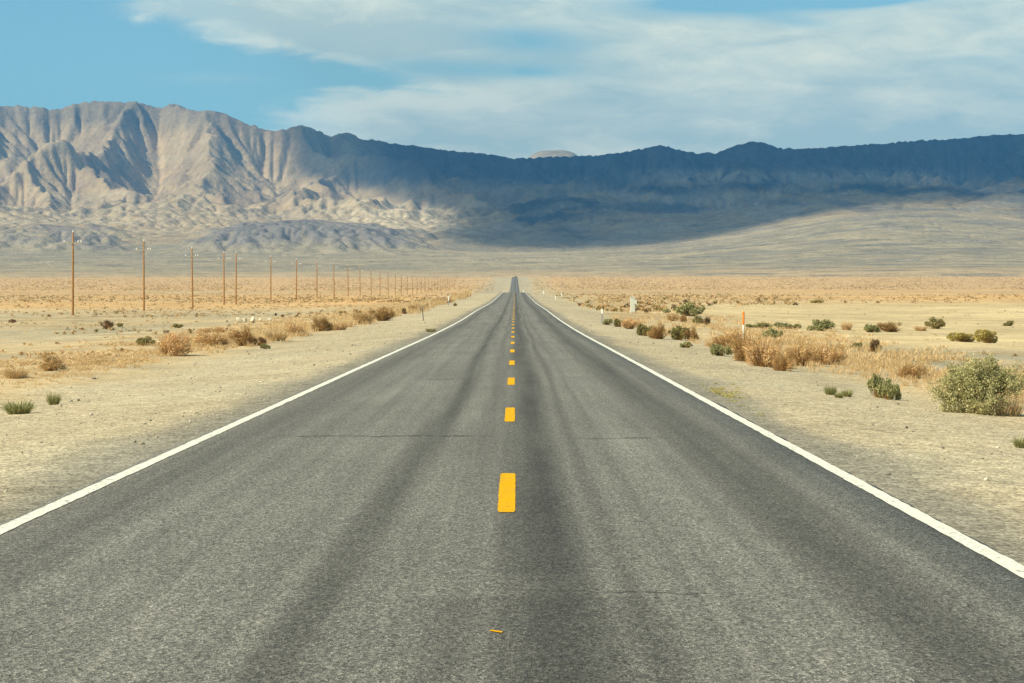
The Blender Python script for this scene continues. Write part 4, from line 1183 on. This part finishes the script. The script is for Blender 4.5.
flat_post(602, 324, 15, 0.115, 'slim grey marker post with white top beside the right shoulder', GREYP, WHITE, 0.28)
flat_post(423.5, 320.5, 15, 0.075, 'thin brown leaning marker post on the left gravel shoulder', BROWNP, GREYP, 0.2, 0.1, (0, -0.10))
flat_post(448.5, 305, 9, 0.17, 'white topped marker post in front of orange bushes far left of road', GREYP, WHITE, 0.72)
flat_post(543.5, 294, 3.6, 0.34, 'tiny white marker right of the far road, nearest the road', WHITE, WHITE, 0.5)
flat_post(555.5, 299.5, 3.2, 0.2, 'tiny white marker right of the far road, lowest of three', WHITE, WHITE, 0.4)
flat_post(561.5, 297.5, 4.2, 0.22, 'tiny white marker right of the far road, farthest from it', WHITE, WHITE, 0.4)
flat_post(503.3, 292.3, 1.6, 0.4, 'tiny white marker left of the road on its far crest', WHITE, WHITE, 0.3)
flat_post(523.5, 292.5, 2.2, 0.45, 'tiny white marker right of the road on its far crest', WHITE, WHITE, 0.3)
def orange_marker():
    x, y, z, mpp = at(743.3, 338)
    e = empty('utility_marker', (x, y, z - 0.03), 'white post with an orange sleeve on top standing behind the brown olive bush', 'marker')
    h = 27 * mpp
    obj('post', MB().lathe([(0.038, -0.3), (0.038, h - 0.62), (0.03, h - 0.6)], 14).mesh('post', True), WHITE, e)
    obj('sleeve', MB().lathe([(0.056, h - 0.68), (0.060, h - 0.66), (0.060, h - 0.04), (0.048, h), (0.01, h + 0.01)], 16).mesh('sleeve', True), ORANGE, e)
    obj('cap', MB().lathe([(0.066, h - 0.10), (0.066, h - 0.07)], 16).mesh('cap', True), ORANGE, e)
orange_marker()
def cabinet():
    x, y, z, mpp = at(632.7, 313)
    w, h = 4.8 * mpp, 16.5 * mpp
    e = empty('roadside_cabinet', (x, y, z - 0.03), 'tall pale metal cabinet standing on gravel right of the road', 'cabinet')
    obj('plinth', MB().box(-w / 2 - 0.05, w / 2 + 0.05, -0.32, 0.32, -0.2, 0.10, 0.01).mesh('plinth'), STEEL, e)
    obj('body', MB().box(-w / 2, w / 2, -0.27, 0.27, 0.10, h - 0.09, 0.012).mesh('body'), CAB, e)
    obj('lid', MB().box(-w / 2 - 0.04, w / 2 + 0.04, -0.31, 0.31, h - 0.088, h, 0.02).mesh('lid'), CAB, e)
    dr = obj('door', MB().box(-w / 2 + 0.035, w / 2 - 0.035, -0.285, -0.272, 0.16, h - 0.16, 0.004).mesh('door'), CAB, e)
    obj('handle', MB().box(w / 2 - 0.10, w / 2 - 0.07, -0.31, -0.287, h * 0.5, h * 0.5 + 0.14, 0.004).mesh('handle'), STEEL, dr)
    p = empty('marker_post', (at(636, 313.6)[0], at(636, 313.6)[1], at(636, 313.6)[2] - 0.03), 'thin dark post with white plate close beside the pale metal cabinet', 'marker post', 'marker posts along the road')
    obj('post', MB().box(-0.035, 0.035, -0.02, 0.02, -0.2, 12.5 * mpp, 0.006).mesh('post'), BROWNP, p)
    obj('reflector', MB().box(-0.065, 0.065, -0.034, -0.023, 9.6 * mpp, 13.2 * mpp, 0.004).mesh('reflector'), WHITE, p)
cabinet()
def far_car():
    d = 3060.0; x = float(road_x(d)) + 1.7; z = float(road_z(d))
    e = empty('distant_car', (x, d, z + 0.02), 'tiny dark vehicle on the road where it meets the horizon', 'car')
    body = plain_mat('dark_car_paint', (0.03, 0.03, 0.035), 0.4, 0.05, 3); tyre = plain_mat('tyre_rubber', (0.02, 0.02, 0.02), 0.9, 0.1, 6)
    mb = MB().box(-0.95, 0.95, -2.3, 2.3, 0.35, 1.05, 0.10); obj('body', mb.mesh('body'), body, e)
    mb = MB(); mb.add([(-0.88, -1.9, 1.0), (0.88, -1.9, 1.0), (0.88, 0.9, 1.0), (-0.88, 0.9, 1.0), (-0.7, -1.5, 1.75), (0.7, -1.5, 1.75), (0.7, 0.2, 1.75), (-0.7, 0.2, 1.75)],
                      [(3, 2, 1, 0), (4, 5, 6, 7), (0, 1, 5, 4), (1, 2, 6, 5), (2, 3, 7, 6), (3, 0, 4, 7)])
    obj('cabin', mb.mesh('cabin'), body, e)
    for sx in (-0.85, 0.85):
        for sy in (-1.45, 1.45):
            obj('wheel', MB().lathe([(0.26, -0.11), (0.34, -0.09), (0.34, 0.09), (0.26, 0.11)], 14, (0, 0, 0), 'x').mesh('wheel', True), tyre, e, (sx, sy, 0.34))
far_car()
# ------------------------------------------------------------------ air
def build_haze():
    mb = MB().box(-9500, 9500, -120, 17600, -40, 1420)
    m = bpy.data.materials.new('haze_air'); m.use_nodes = True
    nt = m.node_tree; nt.nodes.clear()
    out = nt.nodes.new('ShaderNodeOutputMaterial'); pv = nt.nodes.new('ShaderNodeVolumePrincipled')
    pv.inputs['Color'].default_value = (0.13, 0.50, 1.0, 1)
    pv.inputs['Density'].default_value = 4.9e-5
    pv.inputs['Density Attribute'].default_value = ''
    pv.inputs['Anisotropy'].default_value = 0.0
    nt.links.new(pv.outputs[0], out.inputs['Volume'])
    tag(obj('haze', mb.mesh('haze'), m), 'thin bluish desert haze over the whole valley', 'haze', kind='stuff')
build_haze()

# ------------------------------------------------------------------ sky and light
def build_sky():
    w = bpy.data.worlds.new('World'); bpy.context.scene.world = w; w.use_nodes = True
    t = NT(w.node_tree); bg = w.node_tree.nodes['Background']
    sk = t.new('ShaderNodeTexSky', sky_type='NISHITA', sun_disc=False)
    sk.sun_elevation = SUN_EL
    sk.sun_rotation = math.atan2(SUN[0], SUN[1])
    sk.altitude = 600; sk.air_density = 1.0; sk.dust_density = 0.6; sk.ozone_density = 1.6
    v = t.new('ShaderNodeTexCoord').outputs['Generated']
    x, y, z = t.sep(v)
    ys = t.m('MAXIMUM', t.m('ABSOLUTE', y), 0.05)
    u = t.m('DIVIDE', x, ys); e = t.m('DIVIDE', z, ys)          # bearing and height, as tangents
    px = t.m('MULTIPLY_ADD', u, F, 512.0); py = t.m('MULTIPLY_ADD', e, -F, HY)
    q = t.comb(t.m('MULTIPLY', px, 0.0048), t.m('MULTIPLY', py, 0.017), 0.0)
    n = t.noise(q, 1.0, 8, 0.56, 0.35)
    q2 = t.comb(t.m('MULTIPLY', px, 0.0016), t.m('MULTIPLY', py, 0.0062), 4.2)
    nb = t.noise(q2, 1.0, 5, 0.5, 0.2)
    nf = t.noise(t.comb(t.m('MULTIPLY', px, 0.013), t.m('MULTIPLY', py, 0.042), 1.7), 1.0, 8, 0.62, 0.5)
    n = t.m('ADD', t.m('MULTIPLY', n, 0.55), t.m('MULTIPLY', nf, 0.45))
    jn = t.m('MULTIPLY', t.m('SUBTRACT', n, 0.5), 1.6); jb = t.m('SUBTRACT', nb, 0.5)
    def g(cx, cy, rx, ry, tilt=0.0):
        dx = t.m('SUBTRACT', px, cx); dy = t.m('SUBTRACT', py, t.m('MULTIPLY_ADD', dx, tilt, cy))
        a = t.m('DIVIDE', dx, rx); b_ = t.m('DIVIDE', dy, ry)
        r2 = t.m('ADD', t.m('MULTIPLY', a, a), t.m('MULTIPLY', b_, b_))
        return t.m('POWER', 2.718, t.m('MULTIPLY', r2, -1.0))
    # the bank reaches left at the top along a slanting underside
    edge1 = t.m('MULTIPLY_ADD', t.m('SUBTRACT', px, 95.0), 0.235, 14.0)
    d1 = t.m('DIVIDE', t.m('SUBTRACT', edge1, py), 22.0)
    b1 = t.m('MULTIPLY', t.ss(-0.3, 0.6, t.m('ADD', d1, t.m('MULTIPLY', jn, 2.4))), t.ss(70, 150, t.m('ADD', px, t.m('MULTIPLY', jn, 120))))
    # right half mostly covered
    b2 = t.ss(430, 600, t.m('ADD', px, t.m('MULTIPLY', jn, 260)))
    # lower bank above the crest
    b3 = t.m('MULTIPLY', t.ss(240, 330, t.m('ADD', px, t.m('MULTIPLY', jn, 160))), t.ss(88, 112, t.m('ADD', t.m('ADD', py, t.m('MULTIPLY', jn, 50)), t.m('MULTIPLY', t.m('SUBTRACT', px, 330.0), 0.07))))
    cov = t.m('MAXIMUM', t.m('MAXIMUM', b1, b2), b3)
    for cx, cy, rx, ry, ti, a in ((735, 4, 110, 12, -0.03, 1.5), (530, 42, 60, 14, 0.05, 1.0), (445, 70, 105, 10, 0.02, 0.85), (790, 22, 45, 7, 0.1, 0.6), (548, 70, 40, 8, 0, 0.4), (880, 2, 60, 6, -0.1, 1.2), (970, 62, 50, 5, 0, 0.25)):
        cov = t.m('SUBTRACT', cov, t.m('MULTIPLY', g(cx, cy, rx, ry, ti), t.m('MULTIPLY_ADD', jn, 1.6, a)))
    cov = t.m('ADD', cov, t.m('MULTIPLY', g(215, 79, 45, 5), 0.30))
    cov = t.m('MAXIMUM', cov, 0.0, clamp=True)
    cov = t.m('MULTIPLY', cov, t.lin(t.m('ADD', n, t.m('MULTIPLY', jb, 0.5)), 0.28, 0.62, 0.72, 1.0))
    # away from the photographed quarter: scattered bands
    wild = t.ss(0.50, 0.66, t.noise(t.scale(v, 2.2, 2.2, 7), 1.0, 7, 0.58, 0.3))
    inq = t.m('MULTIPLY', t.ss(0.2, 0.5, y), t.m('SUBTRACT', 1.0, t.ss(0.20, 0.45, e)))
    cov = t.m('ADD', t.m('MULTIPLY', cov, inq), t.m('MULTIPLY', wild, t.m('SUBTRACT', 1.0, inq)))
    cov = t.m('MULTIPLY', cov, t.lin(py, 130, 240, 0.95, 0.75))
    # colours
    sky = t.mix(1.0, sk.outputs[0], (0.88, 1.22, 1.13), 'MULTIPLY')
    sh = t.m('ADD', t.m('MULTIPLY_ADD', jn, 2.7, 0.52), t.m('MULTIPLY', jb, 1.6))
    sh = t.m('ADD', sh, t.m('MULTIPLY', g(420, 98, 90, 12), 0.75))
    sh = t.m('ADD', sh, t.m('MULTIPLY', g(300, 114, 60, 9), 0.55))
    sh = t.m('ADD', sh, t.m('MULTIPLY', g(330, 58, 120, 8, 0.26), 0.5))
    sh = t.m('SUBTRACT', sh, t.m('MULTIPLY', g(330, 28, 170, 26, 0.15), 0.55))
    sh = t.m('SUBTRACT', sh, t.m('MULTIPLY', g(620, 138, 330, 15), 0.35))
    cc = t.mix(t.m('MAXIMUM', t.m('MINIMUM', sh, 1.0), 0.0), (6.4, 7.6, 6.8), (10.2, 10.6, 8.4))
    fin = t.mix(cov, sky, cc)
    t.set(bg.inputs[0], fin); bg.inputs[1].default_value = 0.085
    L = bpy.data.lights.new('sun', 'SUN'); L.energy = 4.6; L.angle = rad(0.53); L.color = (1.0, 0.905, 0.72)
    o = bpy.data.objects.new('sun', L); C.objects.link(o)
    from mathutils import Vector
    o.rotation_euler = Vector(SUN).to_track_quat('Z', 'Y').to_euler()
    o.location = (-30, -10, 40)
build_sky()

sc = bpy.context.scene
cam = bpy.data.cameras.new('camera'); co = bpy.data.objects.new('camera', cam); C.objects.link(co)
cam.sensor_width = 36; cam.lens = 36 * F / 1024; cam.clip_start = 0.1; cam.clip_end = 60000
co.location = (0, 0, CAMZ); co.rotation_euler = (PI / 2 - PITCH, 0, 0)
sc.camera = co
sc.view_settings.view_transform = 'Standard'; sc.view_settings.look = 'None'
sc.view_settings.exposure = 0.40; sc.view_settings.gamma = 1
sc.render.engine = 'CYCLES'
sc.cycles.max_bounces = 5; sc.cycles.diffuse_bounces = 2; sc.cycles.glossy_bounces = 1
sc.cycles.transmission_bounces = 2; sc.cycles.volume_bounces = 0; sc.cycles.transparent_max_bounces = 12
sc.cycles.use_denoising = True
sc.cycles.denoising_input_passes = 'RGB_ALBEDO_NORMAL'; sc.cycles.denoising_prefilter = 'NONE'
